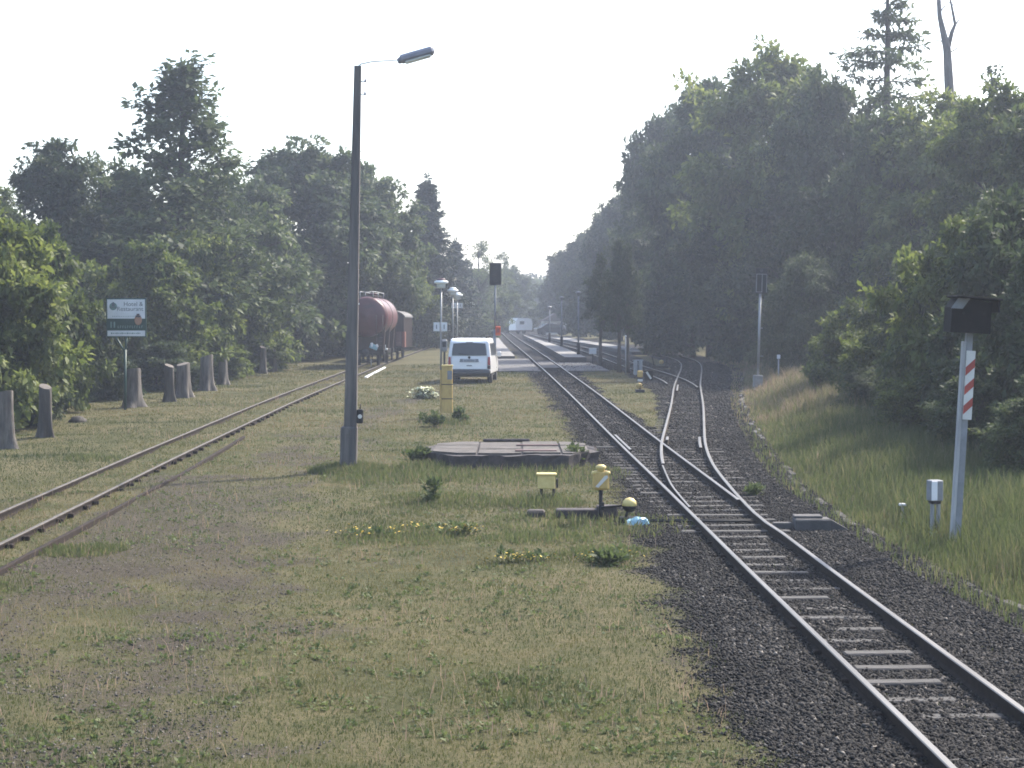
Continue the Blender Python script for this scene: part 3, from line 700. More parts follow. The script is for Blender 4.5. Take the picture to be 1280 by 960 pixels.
stump(258, 489, 445, 16, 'grey stump under hanging twigs, third grey one beyond the sign', 6, M['stump_bark'])
stump(279, 481, 445, 11, 'slim pale stump with a lit right side and leaves over its top', 7, M['stump_bark'])
stump(329, 467, 434, 8, 'thin distant stump among low leaves, left of the farthest pair', 8, M['stump_bark'])
stump(341, 465, 437, 9, 'thin distant stump among low leaves, right of the farthest pair', 9, M['stump_dark'])
X_, Y_ = survey(97, 527); mb = MB(); mb.lathe([(.26, -.05), (.24, .05), (.16, .14), (.05, .17), (0, .17)], 12)
mb.v = [(x_ * (1 + .2 * math.sin(3 * i)), y_ * (1 + .2 * math.cos(2 * i)), z_) for i, (x_, y_, z_) in enumerate(mb.v)]
tag(mb.build('boulder', M['stump_dark'], None, gp(X_, Y_)), 'small dark boulder in the turf before the shady hedge foot', 'stone')

# ------------------------------------------------------------------ octagonal concrete deck
g = gp(-.03, 39.5)
t = thing('concrete_deck', 'low eight-sided concrete slab deck with dark crumbling edges in the turf', 'concrete slab', g)
def octo(rx, ry, c=.42): 
    a = [(rx, ry * c), (rx * c * 1.5, ry), (-rx * c * 1.5, ry), (-rx, ry * c), (-rx, -ry * c), (-rx * c * 1.5, -ry), (rx * c * 1.5, -ry), (rx, -ry * c)]; return a
mb = MB(); 
def rim_ring(rx, ry, z0, z1, seed, jit=.05):
    r = random.Random(seed); P_ = octo(rx, ry); pts = []
    for i in range(8):
        a, b = Vector(P_[i]), Vector(P_[(i + 1) % 8]); n = max(3, int((b - a).length / .16))
        for j in range(n): q = a + (b - a) * j / n; pts.append((q.x + r.uniform(-jit, jit), q.y + r.uniform(-jit, jit)))
    return pts
pts = rim_ring(1.92, 2.05, 0, .3, 2); n = len(pts)
r = random.Random(5)
lo_ = [(x_ * .985, y_ * .985, -.15) for x_, y_ in pts]; mi_ = [(x_ * r.uniform(.96, 1.01), y_ * r.uniform(.96, 1.01), .13 + r.uniform(-.03, .03)) for x_, y_ in pts]; hi_ = [(x_, y_, .285 + r.uniform(-.025, .02)) for x_, y_ in pts]
mb.add(lo_ + mi_ + hi_, [[i, (i + 1) % n, n + (i + 1) % n, n + i] for i in range(n)] + [[n + i, n + (i + 1) % n, 2 * n + (i + 1) % n, 2 * n + i] for i in range(n)] + [list(range(2 * n, 3 * n))])
mb.build('edge', M['deck_side'], t)
xs2 = [-1.72, -.72, .25, 1.1, 1.74]; ys2 = [-1.75, -.55, .6, 1.75]
for i in range(4):
    for j in range(3):
        x0, x1, y0, y1 = xs2[i] + .025, xs2[i + 1] - .025, ys2[j] + .025, ys2[j + 1] - .025
        P_ = [(x0, y0), (x1, y0), (x1, y1), (x0, y1)]
        cut = .55
        if i in (0, 3) and j in (0, 2):
            if i == 0 and j == 0: P_ = [(x0 + cut, y0), (x1, y0), (x1, y1), (x0, y1), (x0, y0 + cut)]
            if i == 3 and j == 0: P_ = [(x0, y0), (x1 - cut * .7, y0), (x1, y0 + cut), (x1, y1), (x0, y1)]
            if i == 0 and j == 2: P_ = [(x0, y0), (x1, y0), (x1, y1), (x0 + cut, y1), (x0, y1 - cut)]
            if i == 3 and j == 2: P_ = [(x0, y0), (x1, y0), (x1, y1 - cut), (x1 - cut * .7, y1), (x0, y1)]
        mb = MB(); h_ = .325 + rnd.uniform(-.012, .012); mb.prism(P_, 'z', .2, h_); mb.build('slab', M['deck_top'], t)
mb = MB(); mb.box((.55, -1.35, .345), (.9, .16, .03), None, 0, .006); mb.box((.6, .35, .345), (.95, .10, .03), None, 0, .006); mb.build('reddish_strip', M['deck_red'], t)
mb = MB(); mb.box((-.1, 1.75, .36), (1.1, .12, .07), None, 0, .02); mb.build('rear_lip', M['deck_side'], t)

# ------------------------------------------------------------------ yellow marker cabinet
X_, Y_ = survey(559, 522); k = Y_ / F
t = thing('marker_cabinet', 'weathered yellow upright cabinet on a thin leg behind the slab deck', 'cabinet', gp(X_, Y_))
H_ = 62 * k
mb = MB(); mb.box((.0, 0, H_ * .5 + .1), (.33, .20, H_ - .1), None, 0, .012); cb = mb.build('body', M['yellow'], t)
for z_ in (.62, .33): 
    mb = MB(); mb.box((.0, 0, H_ * z_ + .08), (.345, .215, .028), None, 0, .004); mb.build('band', M['old_wood'], cb)
mb = MB(); mb.box((.085, -.108, H_ * .86), (.15, .012, .27), None, 0, .003); mb.build('dark_plate', M['grey_paint'], cb)
mb = MB(); mb.box((0, 0, H_ + .075), (.36, .23, .05), None, 0, .01); mb.build('cap', M['yellow_pale'], cb)
mb = MB(); mb.box((-.195, -.02, H_ * .46), (.045, .05, H_ * 1.0), None, 0, .006); mb.build('leg', M['yellow'], t)

# ------------------------------------------------------------------ point lever, indicator, boxes
X_, Y_ = survey(683, 627); k = Y_ / F
t = thing('cable_box', 'small yellow lidded box on two dark legs in front of the slab deck', 'box', gp(X_, Y_))
mb = MB(); mb.box((0, 0, .36), (.31, .22, .24), None, 0, .01); bx = mb.build('body', M['yellow_pale'], t)
mb = MB(); mb.box((0, 0, .495), (.36, .27, .035), None, 0, .012); mb.build('lid', M['yellow_pale'], t)
for s in (-1, 1): 
    mb = MB(); mb.box((s * .11 + .02, 0, .11), (.05, .06, .28), None, 0, .006); mb.build('leg', M['old_wood'], t)
mb = MB(); mb.box((.19, 0, .33), (.035, .10, .16), None, 0, .006); mb.build('latch', M['dark_metal'], bx)

X_, Y_ = survey(751, 652)
t = thing('points_indicator', 'yellow points indicator with white slanting arrow and round lamp cap on a dark stem', 'points indicator', gp(X_, Y_))
k = Y_ / F; z0 = lambda v: (652 - v) * k
mb = MB(); mb.tube([(0, 0, -.05), (0, 0, z0(611))], .033, 10); mb.box((.015, 0, .26), (.08, .07, .12), None, 0, .01); mb.build('stem', M['dark_metal'], t)
mb = MB(); mb.box((0, 0, z0(600)), (.27, .13, .31), None, 0, .03); bx = mb.build('housing', M['yellow'], t)
for s in (-1, 1):
    mb = MB(); mb.tube([(s * .105, -.02, z0(592)), (s * .105, -.02, z0(588.5))], [.055, .04], 12); mb.build('side_lamp', M['yellow_pale'], bx)
mb = MB(); mb.prism([(-.09, z0(607.5)), (-.045, z0(609)), (.115, z0(596)), (.105, z0(593.5)), (.06, z0(594))], 'y', -.074, -.064); mb.build('arrow', M['white'], bx)
mb = MB(); mb.lathe([(.055, z0(590)), (.06, z0(586)), (.085, z0(585)), (.085, z0(582.5)), (.05, z0(580.5)), (0, z0(580))], 16); mb.build('lamp_cap', M['yellow_pale'], t)

X_, Y_ = survey(786, 654); g = gp(X_, Y_); k = Y_ / F
t = thing('points_lever', 'hand points lever with round weight, top half pale yellow and lower half black', 'points lever', g)
zc = (654 - 631) * k
mb = MB(); mb.box((0, 0, .04), (.30, .34, .12), None, 0, .015); mb.build('base', M['black_metal'], t)
mb = MB(); mb.tube([(-.05, .02, .08), (0.0, 0, zc)], .022, 8); mb.tube([(0, 0, zc), (-.45, .05, zc - .05)], .018, 8); mb.build('lever_arm', M['dark_metal'], t)
Rb = 9.5 * k
mb = MB(); mb.lathe([(0, -Rb), (Rb * .5, -Rb * .86), (Rb * .86, -Rb * .5), (Rb, -.01)], 20, Matrix.Translation((.01, 0, zc))); wt = mb.build('weight', M['black_metal'], t)
mb = MB(); mb.lathe([(Rb * 1.002, -.01), (Rb * .86, Rb * .5), (Rb * .5, Rb * .86), (0, Rb)], 20, Matrix.Translation((.01, 0, zc))); mb.build('weight_top', M['yellow_pale'], wt)
xb, yb = survey(794, 655)
t = MB(); r = random.Random(3); nn, mm = 11, 7; vs = []
for j in range(mm):
    for i in range(nn):
        a, b = i / (nn - 1) * 2 - 1, j / (mm - 1) * 2 - 1
        z_ = .12 * (1 - max(abs(a), abs(b)) ** 3) + r.uniform(-.025, .03); vs.append((a * .21 + r.uniform(-.02, .02), b * .12 + r.uniform(-.02, .02), max(z_, -.01)))
t.add(vs, [[j * nn + i, j * nn + i + 1, (j + 1) * nn + i + 1, (j + 1) * nn + i] for j in range(mm - 1) for i in range(nn - 1)], 0, False)
tag(t.build('plastic_cover', M['blue_sheet'], None, gp(xb + .02, yb - .12)), 'crumpled light blue plastic sheet at the foot of the points lever', 'plastic sheet')
xa, ya = survey(717, 648)
t = thing('pit_box', 'long low dark box standing in for a shadowed pit in the turf under the points indicator', 'trough', gp(xa, ya, 0), -.02)
mb = MB(); mb.box((.22, 0, .05), (1.02, .30, .22), None, 0, .02); mb.build('casing', M['deck_side'], t)  # raised box; its dark colour stands in for the shadow inside a pit
mb = MB(); mb.box((-.62, .02, .04), (.30, .26, .20), None, 0, .03); mb.build('end_block', M['old_wood'], t)
mb = MB(); mb.box((.55, .0, .13), (.34, .33, .18), None, 0, .02); mb.build('lid', M['deck_side'], t)
t = thing('points_rod', 'thin dark steel rods running from the points lever under both rails', 'rod', gp(2.2, 28.2))
for dy in (0, .16):
    mb = MB(); mb.tube([(0, dy, .05), (1.75, dy + .02, .05)], .02, 6); mb.build('rod', M['dark_metal'], t)
xa, ya = survey(1010, 661)
t = thing('trough_cover', 'dark concrete cable trough with pale lid edge beside the right rail at the points', 'cable trough', gp(xa, ya), -.02)
mb = MB(); mb.box((.06, .0, .06), (.56, .42, .22), None, 0, .02); mb.build('box', M['concrete_dark'], t)
mb = MB(); mb.box((.0, .08, .19), (.44, .30, .04), None, 0, .01); mb.build('lid', M['concrete_dark'], t)
mb = MB(); mb.box((-.40, .02, .05), (.30, .16, .10), None, 0, .01); mb.build('duct', M['concrete_dark'], t)
mb = MB(); mb.prism([(.34, -.05), (.34, .16), (.62, .0), (.62, -.05)], 'y', -.2, .2); mb.build('ramp', M['concrete_dark'], t)

# ------------------------------------------------------------------ posts at the right
X_, Y_ = survey(1195, 680); g = gp(X_, Y_); k = Y_ / F
t = thing('signal_mast', 'grey steel mast with black hooded lantern and red and white striped board on the bank', 'signal mast', g, 0)
t.rotation_euler = (0, .052, 0)
zt = lambda v: (680 - v) * k
mb = MB(); mb.box((-.065, 0, zt(680) / 2 + zt(430) / 2), (.045, .13, zt(430) + .1), None, 0, .004); mb.build('pale_flange', M['flange'], t)
mb = MB(); mb.box((.005, .0, zt(545)), (.09, .11, zt(411) + .1), None, 0, .004); mb.build('post', M['grey_paint'], t)
x0 = .025; zA, zB = zt(437), zt(523); wB = .13
mb = MB(); mb.box((x0, -.085, (zA + zB) / 2), (wB, .02, zA - zB), None, 0, .002); sb = mb.build('striped_board', M['white'], t)
for q in (.24, .52, .80):
    zc = zA + (zB - zA) * q; hh = .125; mb = MB()
    mb.prism([(x0 - wB / 2 + .001, zc - hh / 2 - .065), (x0 + wB / 2 - .001, zc - hh / 2 + .065), (x0 + wB / 2 - .001, zc + hh / 2 + .065), (x0 - wB / 2 + .001, zc + hh / 2 - .065)], 'y', -.099, -.094); mb.build('red_stripe', M['red'], sb)
lx, lz = -.03, zt(396)
mb = MB(); mb.prism([(lx - .29, lz - .22), (lx + .28, lz - .22), (lx + .28, lz + .22), (lx + .0, lz + .28), (lx - .20, lz + .28), (lx - .29, lz + .14)], 'y', -.22, .22); ln = mb.build('lantern', M['black_metal'], t)
mb = MB(); mb.box((lx + .05, -.12, lz + .285), (.66, .62, .03), Matrix.Rotation(.03, 3, 'Y'), 0, .006); mb.box((lx + .35, -.1, lz + .19), (.03, .5, .20), None, 0, .005); mb.build('hood', M['black_metal'], ln)
mb = MB(); mb.prism([(lx - .305, lz + .12), (lx - .20, lz + .285), (lx - .03, lz + .285), (lx - .14, lz + .12)], 'y', -.235, -.222); mb.build('side_flap', M['grey_paint'], ln)
for dx in (-.12, .18): 
    mb = MB(); mb.tube([(lx + dx, -.222, lz + .06), (lx + dx, -.235, lz + .06)], .022, 10); mb.build('lens', M['dark_metal'], ln)

X_, Y_ = survey(1168, 671); k = Y_ / F
t = thing('junction_cabinet', 'small grey junction cabinet on two legs just left of the striped mast', 'cabinet', gp(X_, Y_), .25)
mb = MB(); mb.box((0, 0, .70), (.20, .17, .31), None, 0, .012); bx = mb.build('body', M['grey_paint'], t)
mb = MB(); mb.box((-.05, -.088, .70), (.095, .012, .29), None, 0, .004); mb.build('door', M['white_sign'], bx)
mb = MB(); mb.box((0, 0, .53), (.15, .13, .06), None, 0, .01); mb.build('gland_plate', M['dark_metal'], bx)
for s in (-1, 1): 
    mb = MB(); mb.box((s * .05 + .01, 0, .22), (.045, .06, .62), None, 0, .005); mb.build('leg', M['grey_metal'], t)
X_, Y_ = survey(1128, 653)
t = thing('marker_post', 'tiny marker post with flat white cap low in the bank grass', 'marker post', gp(X_, Y_))
mb = MB(); mb.box((0, 0, .10), (.035, .035, .34), None, 0, .004); mb.build('stem', M['grey_metal'], t)
mb = MB(); mb.box((0, 0, .285), (.11, .10, .045), None, 0, .012); mb.build('cap', M['white'], t)
X_, Y_ = survey(947, 489); g = gp(X_, Y_); k = Y_ / F
t = thing('light_signal', 'slim light signal with narrow black head against the dark wood at right', 'railway signal', g)
t.rotation_euler = (0, .022, 0); zt = lambda v: (489 - v) * k
mb = MB(); mb.box((0, 0, .28), (.36, .36, .72), None, 0, .03); mb.build('footing', M['concrete'], t)
mb = MB(); mb.tube([(0, 0, .6), (0, 0, zt(366))], .05, 10); mb.build('pole', M['grey_metal'], t)
mb = MB(); mb.box((.03, 0, zt(351)), (.44, .16, 32 * k), None, 0, .02); sh = mb.build('head', M['dark_metal'], t)
mb = MB()
for dx in (-.20, .02, .20): mb.box((.03 + dx, -.088, zt(354)), (.022, .012, 23 * k))
mb.box((.03, -.088, zt(342.8)), (.42, .012, .022)); mb.box((-.06, -.088, zt(365)), (.22, .012, .02)); mb.build('head_frame', M['grey_paint'], sh)
mb = MB(); mb.tube([(.02, -.08, zt(338.5)), (.02, -.13, zt(338.5))], .055, 12); mb.build('lens', M['glass'], sh)
mb = MB(); mb.box((.05, 0, zt(410)), (.16, .03, .03)); mb.box((.08, 0, zt(445)), (.2, .03, .03)); mb.build('step_iron', M['grey_metal'], t)
X_, Y_ = survey(973, 484)
t = thing('distance_post', 'thin grey post with pale square head to the right of the slim signal', 'post', gp(X_, Y_))
mb = MB(); mb.tube([(0, 0, -.05), (0, 0, 1.2)], .03, 8); mb.build('stem', M['grey_metal'], t)
mb = MB(); mb.box((0, -.02, 1.22), (.13, .05, .16), None, 0, .01); mb.build('plate', M['white_sign'], t)

# ------------------------------------------------------------------ white van
g = gp(-1.86, 76.6)
t = thing('van', 'white van seen from behind parked on the grass before the platform', 'van', g, -.055)
Lv, Wv = 4.9, 1.90
side = [(0.00, .42), (0.0, .62), (.02, 1.0), (.05, 1.18), (.15, 1.80), (.22, 1.90), (.40, 1.955), (2.2, 1.97), (3.1, 1.93), (3.35, 1.86), (4.05, 1.20), (4.75, 1.0), (4.88, .80), (4.90, .42)]
def wid(z): return Wv / 2 * (1 - .015 * max(0, .9 - z)) * (1 - .13 * max(0, (z - 1.02)) ** 1.15)
mb = MB(); n = len(side); vs = []
cols = [(-1, 0), (-.94, .03), (-.6, .055), (0, .065), (.6, .055), (.94, .03), (1, 0)]
for c_, bul in cols:
    for (yy, zz) in side:
        topk = 1 if zz > 1.85 else 0
        cy_ = yy - (bul * .9 if yy < 1 and zz < 1.85 else 0) * 1.0 + (0.03 if abs(c_) == 1 and yy < .5 else 0)
        vs.append((c_ * wid(zz), cy_, zz - (.045 if abs(c_) == 1 and topk else 0)))
fs = [[i * n + j, i * n + (j + 1) % n, (i + 1) * n + (j + 1) % n, (i + 1) * n + j] for i in range(len(cols) - 1) for j in range(n)]
fs += [list(range(n)), list(range((len(cols) - 1) * n, len(cols) * n))]
mb.add(vs, fs); bd = mb.build('body', M['van_white'], t)
bv = bd.modifiers.new('round', 'BEVEL'); bv.width = .04; bv.segments = 3; bv.limit_method = 'ANGLE'; bv.angle_limit = math.radians(28)
# tailgate glass follows the sloping rear
def rear_y(z): return float(np.interp(z, [.42, 1.0, 1.18, 1.80], [-.06, -.045, -.01, .09]))
def rear_patch(nm, poly, mat, parent, out=.02, th=.02, curl=0.0):
    m_ = MB(); a = [(x_, rear_y(z_) - out + curl * (abs(x_) / .9) ** 3, z_) for x_, z_ in poly]; b = [(x_, y_ + th + .03, z_) for x_, y_, z_ in a]; n_ = len(poly)
    m_.add(a + b, [list(range(n_)), list(range(n_, 2 * n_))[::-1]] + [[i, (i + 1) % n_, n_ + (i + 1) % n_, n_ + i] for i in range(n_)]); return m_.build(nm, mat, parent)
rear_patch('rear_window', [(-.76, 1.22), (-.3, 1.215), (.3, 1.215), (.76, 1.22), (.745, 1.45), (.70, 1.74), (.3, 1.765), (-.3, 1.765), (-.70, 1.74), (-.745, 1.45)], M['glass'], t, .024, .02)
rear_patch('brake_lamp', [(-.16, 1.775), (.16, 1.775), (.15, 1.80), (-.15, 1.80)], M['tail_dark'], t)
for s in (-1, 1):
    tl = rear_patch('tail_lamp', [(s * .80, .80), (s * .925, .80), (s * .905, 1.16), (s * .815, 1.16)], M['tail_red'], t, .035, .05, .03)
    rear_patch('lower_lens', [(s * .80, .64), (s * .93, .64), (s * .925, .79), (s * .80, .79)], M['tail_dark'], tl, .035, .05, .03)
rear_patch('plate_recess', [(-.42, .93), (.42, .93), (.40, 1.07), (-.40, 1.07)], M['grey_paint'], t, .012, .02)
lp = rear_patch('licence_plate', [(-.27, .945), (.27, .945), (.27, 1.05), (-.27, 1.05)], M['plate'], t, .028, .012)
mb = MB(); 
for i in range(8): mb.box((-.21 + i * .06 , rear_y(1.0) - .034, .998), (.036, .008, .062))
mb.build('plate_lettering', M['ink'], lp)
Mx = Matrix.Translation((0, rear_y(1.13) - .024, 1.135)) @ Matrix.Rotation(PI / 2, 4, 'X')
mb = MB(); mb.lathe([(.042, 0), (.042, .012), (.055, .012), (.055, 0)], 20, Mx); em = mb.build('emblem', M['dark_metal'], t)
mb = MB(); yy = rear_y(1.13) - .036
for a, b in (((-.03, 1.165), (-.008, 1.135)), ((.03, 1.165), (.008, 1.135)), ((-.008, 1.135), (.0, 1.155)), ((.008, 1.135), (0, 1.155)), ((-.04, 1.14), (-.018, 1.098)), ((.04, 1.14), (.018, 1.098)), ((-.018, 1.098), (0, 1.13)), ((.018, 1.098), (0, 1.13))):
    mb.tube([(a[0], yy, a[1]), (b[0], yy, b[1])], .006, 5)
mb.build('emblem_letters', M['dark_metal'], em)
rear_patch('gate_handle', [(-.12, .76), (.12, .76), (.11, .80), (-.11, .80)], M['ink'], t, .025, .02)
mb = MB(); mb.box((0, .05, .50), (1.86, .34, .20), None, 0, .05); mb.box((0, 2.5, .36), (1.74, 4.4, .16), None, 0, .03); mb.build('bumper', M['plastic'], t)
for sx in (-1, 1): rear_patch('tailgate_seam', [(sx * .785, .62), (sx * .795, .62), (sx * .785, 1.17), (sx * .775, 1.17)], M['ink'], t, .008, .01)
rear_patch('tailgate_seam', [(-.785, .605), (.785, .605), (.785, .622), (-.785, .622)], M['ink'], t, .01, .01)
mb = MB(); mb.tube([(.02, rear_y(1.23) - .05, 1.23), (-.46, rear_y(1.28) - .05, 1.30)], .012, 6); mb.build('rear_wiper', M['black_metal'], t)
mb = MB(); mb.box((0, -.125, .62), (1.5, .02, .03), None, 0, .005); mb.build('bumper_strip', M['grey_paint'], t)
for s in (-1, 1):
    for y0, y1 in ((.45, 1.55), (1.65, 2.65), (2.75, 3.55)):
        mb = MB(); P_ = [(y0, 1.22), (y1 + (.25 if y1 > 3 else 0), 1.22), (y1 - (.1 if y1 > 3 else 0), 1.72), (y0 + .03, 1.74)]
        a = [(s * (wid(z_) + .012), y_, z_) for y_, z_ in P_]; b = [(s * (wid(z_) - .03), y_, z_) for y_, z_ in P_]
        mb.add(a + b, [[0, 1, 2, 3], [7, 6, 5, 4]] + [[i, (i + 1) % 4, 4 + (i + 1) % 4, 4 + i] for i in range(4)]); mb.build('side_window', M['glass'], t)
    mb = MB(); mb.tube([(s * .70, .6, 2.0), (s * .70, 1.0, 2.035), (s * .70, 3.0, 2.035), (s * .70, 3.3, 1.97)], .022, 8)
    for y_ in (.7, 1.9, 3.1): mb.box((s * .70, y_, 1.985), (.05, .12, .08), None, 0, .01)
    mb.build('roof_rail', M['black_metal'], t)
    mb = MB(); mb.box((s * 1.08, 3.55, 1.22), (.20, .12, .24), None, 0, .04); mb.box((s * .97, 3.56, 1.16), (.12, .05, .06)); mb.build('mirror', M['van_white'], t)
    for y_ in (.95, 3.95):
        Mx = Matrix.Translation((s * .84, y_, .335)) @ Matrix.Rotation(s * PI / 2, 4, 'Y')
        mb = MB(); mb.lathe([(.20, -.10), (.30, -.105), (.335, -.07), (.335, .07), (.30, .105), (.20, .10)], 26, Mx); wl = mb.build('wheel', M['rubber'], t)
        mb = MB(); mb.lathe([(0, .07), (.06, .085), (.19, .075), (.205, .10), (.205, -.09)], 20, Mx); mb.build('rim', M['rim'], wl)
mb = MB(); a = [(-.70, 3.42, 1.84), (.70, 3.42, 1.84), (.84, 4.06, 1.24), (-.84, 4.06, 1.24)]; mb.add(a + [(x_, y_ + .05, z_ + .045) for x_, y_, z_ in a], [[0, 1, 2, 3], [7, 6, 5, 4]] + [[i, (i + 1) % 4, 4 + (i + 1) % 4, 4 + i] for i in range(4)]); mb.build('windscreen', M['glass'], t)
mb = MB(); mb.tube([(.55, .5, 1.99), (.25, .75, 2.02), (-.3, .8, 2.0)], .018, 6); mb.tube([(.3, .6, 1.97), (.3, .62, 2.02)], .012, 6); mb.build('roof_cable', M['black_metal'], t)

# ------------------------------------------------------------------ wagons on the siding
def frame_at(y_):
    p = Vector((float(siding_x(y_)), y_)); q = Vector((float(siding_x(y_ + 1)), y_ + 1)); d = (q - p).normalized(); return p, math.atan2(-d.x, d.y)
def wheelset(parent, y_, r=.38, g_=.53):
    for s in (-1, 1):
        Mx = Matrix.Translation((s * g_, y_, .145 + r)) @ Matrix.Rotation(s * PI / 2, 4, 'Y')
        mb = MB(); mb.lathe([(0, .03), (.08, .09), (.12, .04), (r * .8, .03), (r * .85, .06), (r, .06), (r, -.04), (r + .025, -.045), (r + .025, -.07), (0, -.07)], 24, Mx); mb.build('wheel', M['black_metal'], parent)
p, rz = frame_at(94.5)
t = thing('tank_wagon', 'dark red tank wagon on the siding, round end towards the camera', 'tank wagon', gp(p.x - .04, 94.5), rz - .01)
zT = height_at(396, 94.5) - t.location.z; RT = 1.09
Mx = Matrix.Translation((0, 0, zT)) @ Matrix.Rotation(-PI / 2, 4, 'X')
mb = MB(); mb.lathe([(0, .02), (RT * .35, .05), (RT * .7, .13), (RT * .9, .23), (RT * .97, .32), (RT, .42), (RT, 7.2), (RT * .9, 7.45), (RT * .5, 7.6), (0, 7.65)], 48, Mx); tk = mb.build('tank', M['tank_red'], t)
mb = MB()
for y_ in (.55, 3.8, 7.0): mb.lathe([(RT + .002, y_ - .05), (RT + .02, y_ - .05), (RT + .02, y_ + .05), (RT + .002, y_ + .05)], 48, Mx)
mb.build('tank_band', M['wagon_roof'], tk)
mb = MB()
for i, w_ in enumerate((.10, .16, .12, .09, .15)): mb.box((-.28 + i * .15, .055 - .0, zT + .55), (w_ * .8, .02, .05))
mb.box((-.42, .03, zT + .70), (.1, .02, .09)); 
mb.v = [(x_, y_ + .10, z_) for x_, y_, z_ in mb.v]
mb.build('marking', M['white_sign'], tk)
mb = MB(); mb.lathe([(.30, zT + RT - .05), (.30, zT + RT + .16), (.34, zT + RT + .17), (.34, zT + RT + .22), (0, zT + RT + .26)], 18, Matrix.Translation((0, 3.6, 0))); mb.build('dome', M['tank_red'], t)
mb = MB()
for y_ in (.25, 3.0, 6.2): 
    for s in (-1, 1): mb.tube([(s * .35, y_, zT + RT * .9), (s * .35, y_, zT + RT + .27)], .022, 6)
for s in (-1, 1): mb.tube([(s * .35, .25, zT + RT + .27), (s * .35, 6.2, zT + RT + .27)], .022, 6)
mb.tube([(-.75, .25, zT + RT + .2), (.35, .25, zT + RT + .27)], .022, 6)
mb.build('handrail', M['grey_metal'], t)
mb = MB(); mb.box((0, 3.6, zT + RT + .06), (.66, 5.6, .035), None, 0, .008); mb.build('roof_walkway', M['old_wood'], t)
mb = MB()
for s in (-1, 1): mb.box((s * .78, 3.8, .88), (.10, 7.9, .24), None, 0, .015)
for y_ in (-.12, 2.0, 5.6, 7.72): mb.box((0, y_, .88), (1.9, .12, .26), None, 0, .015)
mb.build('underframe', M['black_metal'], t)
for y_ in (1.0, 3.8, 6.6):
    mb = MB(); mb.prism([(-.85, .98), (.85, .98), (.95, zT - .45), (.55, zT - .85), (-.55, zT - .85), (-.95, zT - .45)], 'y', y_ - .12, y_ + .12)
    mb.build('tank_cradle', M['wagon_brown'], t)
for y_ in (1.35, 6.2): wheelset(t, y_)
for y_ in (1.35, 6.2):
    for s in (-1, 1):
        mb = MB(); mb.box((s * .82, y_, .55), (.10, .34, .42), None, 0, .02); mb.box((s * .84, y_, .80), (.08, .95, .07), None, 0, .02); mb.build('axle_guard', M['black_metal'], t)
mb = MB(); mb.tube([(0, -.18, .86), (0, -.50, .86)], .07, 12); mb.lathe([(0, 0), (.20, .0), (.20, .05), (.06, .07)], 18, Matrix.Translation((0, -.55, .86)) @ Matrix.Rotation(-PI / 2, 4, 'X')); mb.build('buffer', M['dark_metal'], t)
mb = MB(); mb.tube([(.35, -.2, .80), (.36, -.36, .6), (.32, -.4, .35), (.25, -.3, .25)], .025, 8); mb.tube([(-.35, -.2, .80), (-.36, -.36, .6), (-.32, -.4, .35)], .025, 8); mb.build('brake_hose', M['rubber'], t)
mb = MB(); mb.box((.42, -.22, 1.16), (.44, .10, .26), Matrix.Rotation(.4, 3, 'Y'), 0, .03); mb.build('blue_plate', M['blue_sheet'], t)
mb = MB(); mb.box((.32, -.24, 1.27), (.14, .08, .22), None, 0, .02); mb.box((.60, -.24, 1.22), (.12, .08, .16), Matrix.Rotation(-.4, 3, 'Y'), 0, .02); mb.build('white_tag', M['white_sign'], t)
mb = MB(); 
for s in (0, .34): mb.tube([(.55 + s, -.12, .9), (.55 + s, -.05, zT + .1)], .02, 6)
for i in range(5): mb.tube([(.55, -.1, 1.0 + i * .22), (.89, -.1, 1.0 + i * .22)], .014, 6)
mb.build('end_ladder', M['wagon_brown'], t)
mb = MB(); mb.tube([(.98, .5, 1.25), (1.0, .35, 1.25), (1.0, .35, 1.05), (.98, .5, 1.05)], .018, 6); mb.box((1.0, .9, 1.02), (.12, .3, .1), None, 0, .02); mb.build('step', M['white_sign'], t)
mb = MB(); mb.box((.30, -.40, .32), (.06, .04, .36), None, 0, .01); mb.build('coupling_hook', M['grey_metal'], t)

p, rz = frame_at(104.5)
t = thing('goods_wagon', 'brown covered goods wagon with grey arched roof coupled behind the red tank', 'goods wagon', gp(p.x + .22, 104.5), rz)
zt = height_at(388, 104.5) - t.location.z
hw = 1.02
mb = MB(); P_ = [(-hw, .85), (hw, .85), (hw, zt - .42)] + [(hw * math.cos(a), zt - .42 + .02 + .38 * math.sin(a)) for a in np.linspace(.1, PI - .1, 9)] + [(-hw, zt - .42)]
mb.prism(P_, 'y', 0, 6.5); by = mb.build('body', M['wagon_brown'], t)
mb = MB(); Q = [((hw + .06) * math.cos(a), zt - .40 + .42 * math.sin(a)) for a in np.linspace(0, PI, 13)]; Q2 = [((hw + .02) * math.cos(a), zt - .42 + .395 * math.sin(a)) for a in np.linspace(PI, 0, 13)]
mb.prism(Q + Q2, 'y', -.08, 6.58); mb.build('roof', M['wagon_roof'], t)
mb = MB(); mb.box((hw - .06, -.03, 1.35), (.15, .05, .92), None, 0, .01); mb.box((hw + .02, .5, 1.35), (.05, .9, .92), None, 0, .01); mb.build('orange_panel', M['wagon_orange'], t)
mb = MB(); mb.box((hw - .32, -.03, 1.38), (.30, .04, .86), None, 0, .01); mb.build('grey_panel', M['deck_red'], t)
mb = MB()
for i in range(6): mb.box((-hw + .17 + i * .34, -.015, (zt + .5) / 2), (.05, .04, zt - 1.4))
for i in range(9): mb.box((hw + .015, .3 + i * .74, (zt + .4) / 2), (.04, .06, zt - 1.3))
mb.build('body_ribs', M['wagon_brown'], by)
mb = MB(); mb.box((0, 3.25, .78), (1.7, 6.7, .22), None, 0, .02); mb.build('underframe', M['black_metal'], t)
for y_ in (1.2, 5.3): wheelset(t, y_)
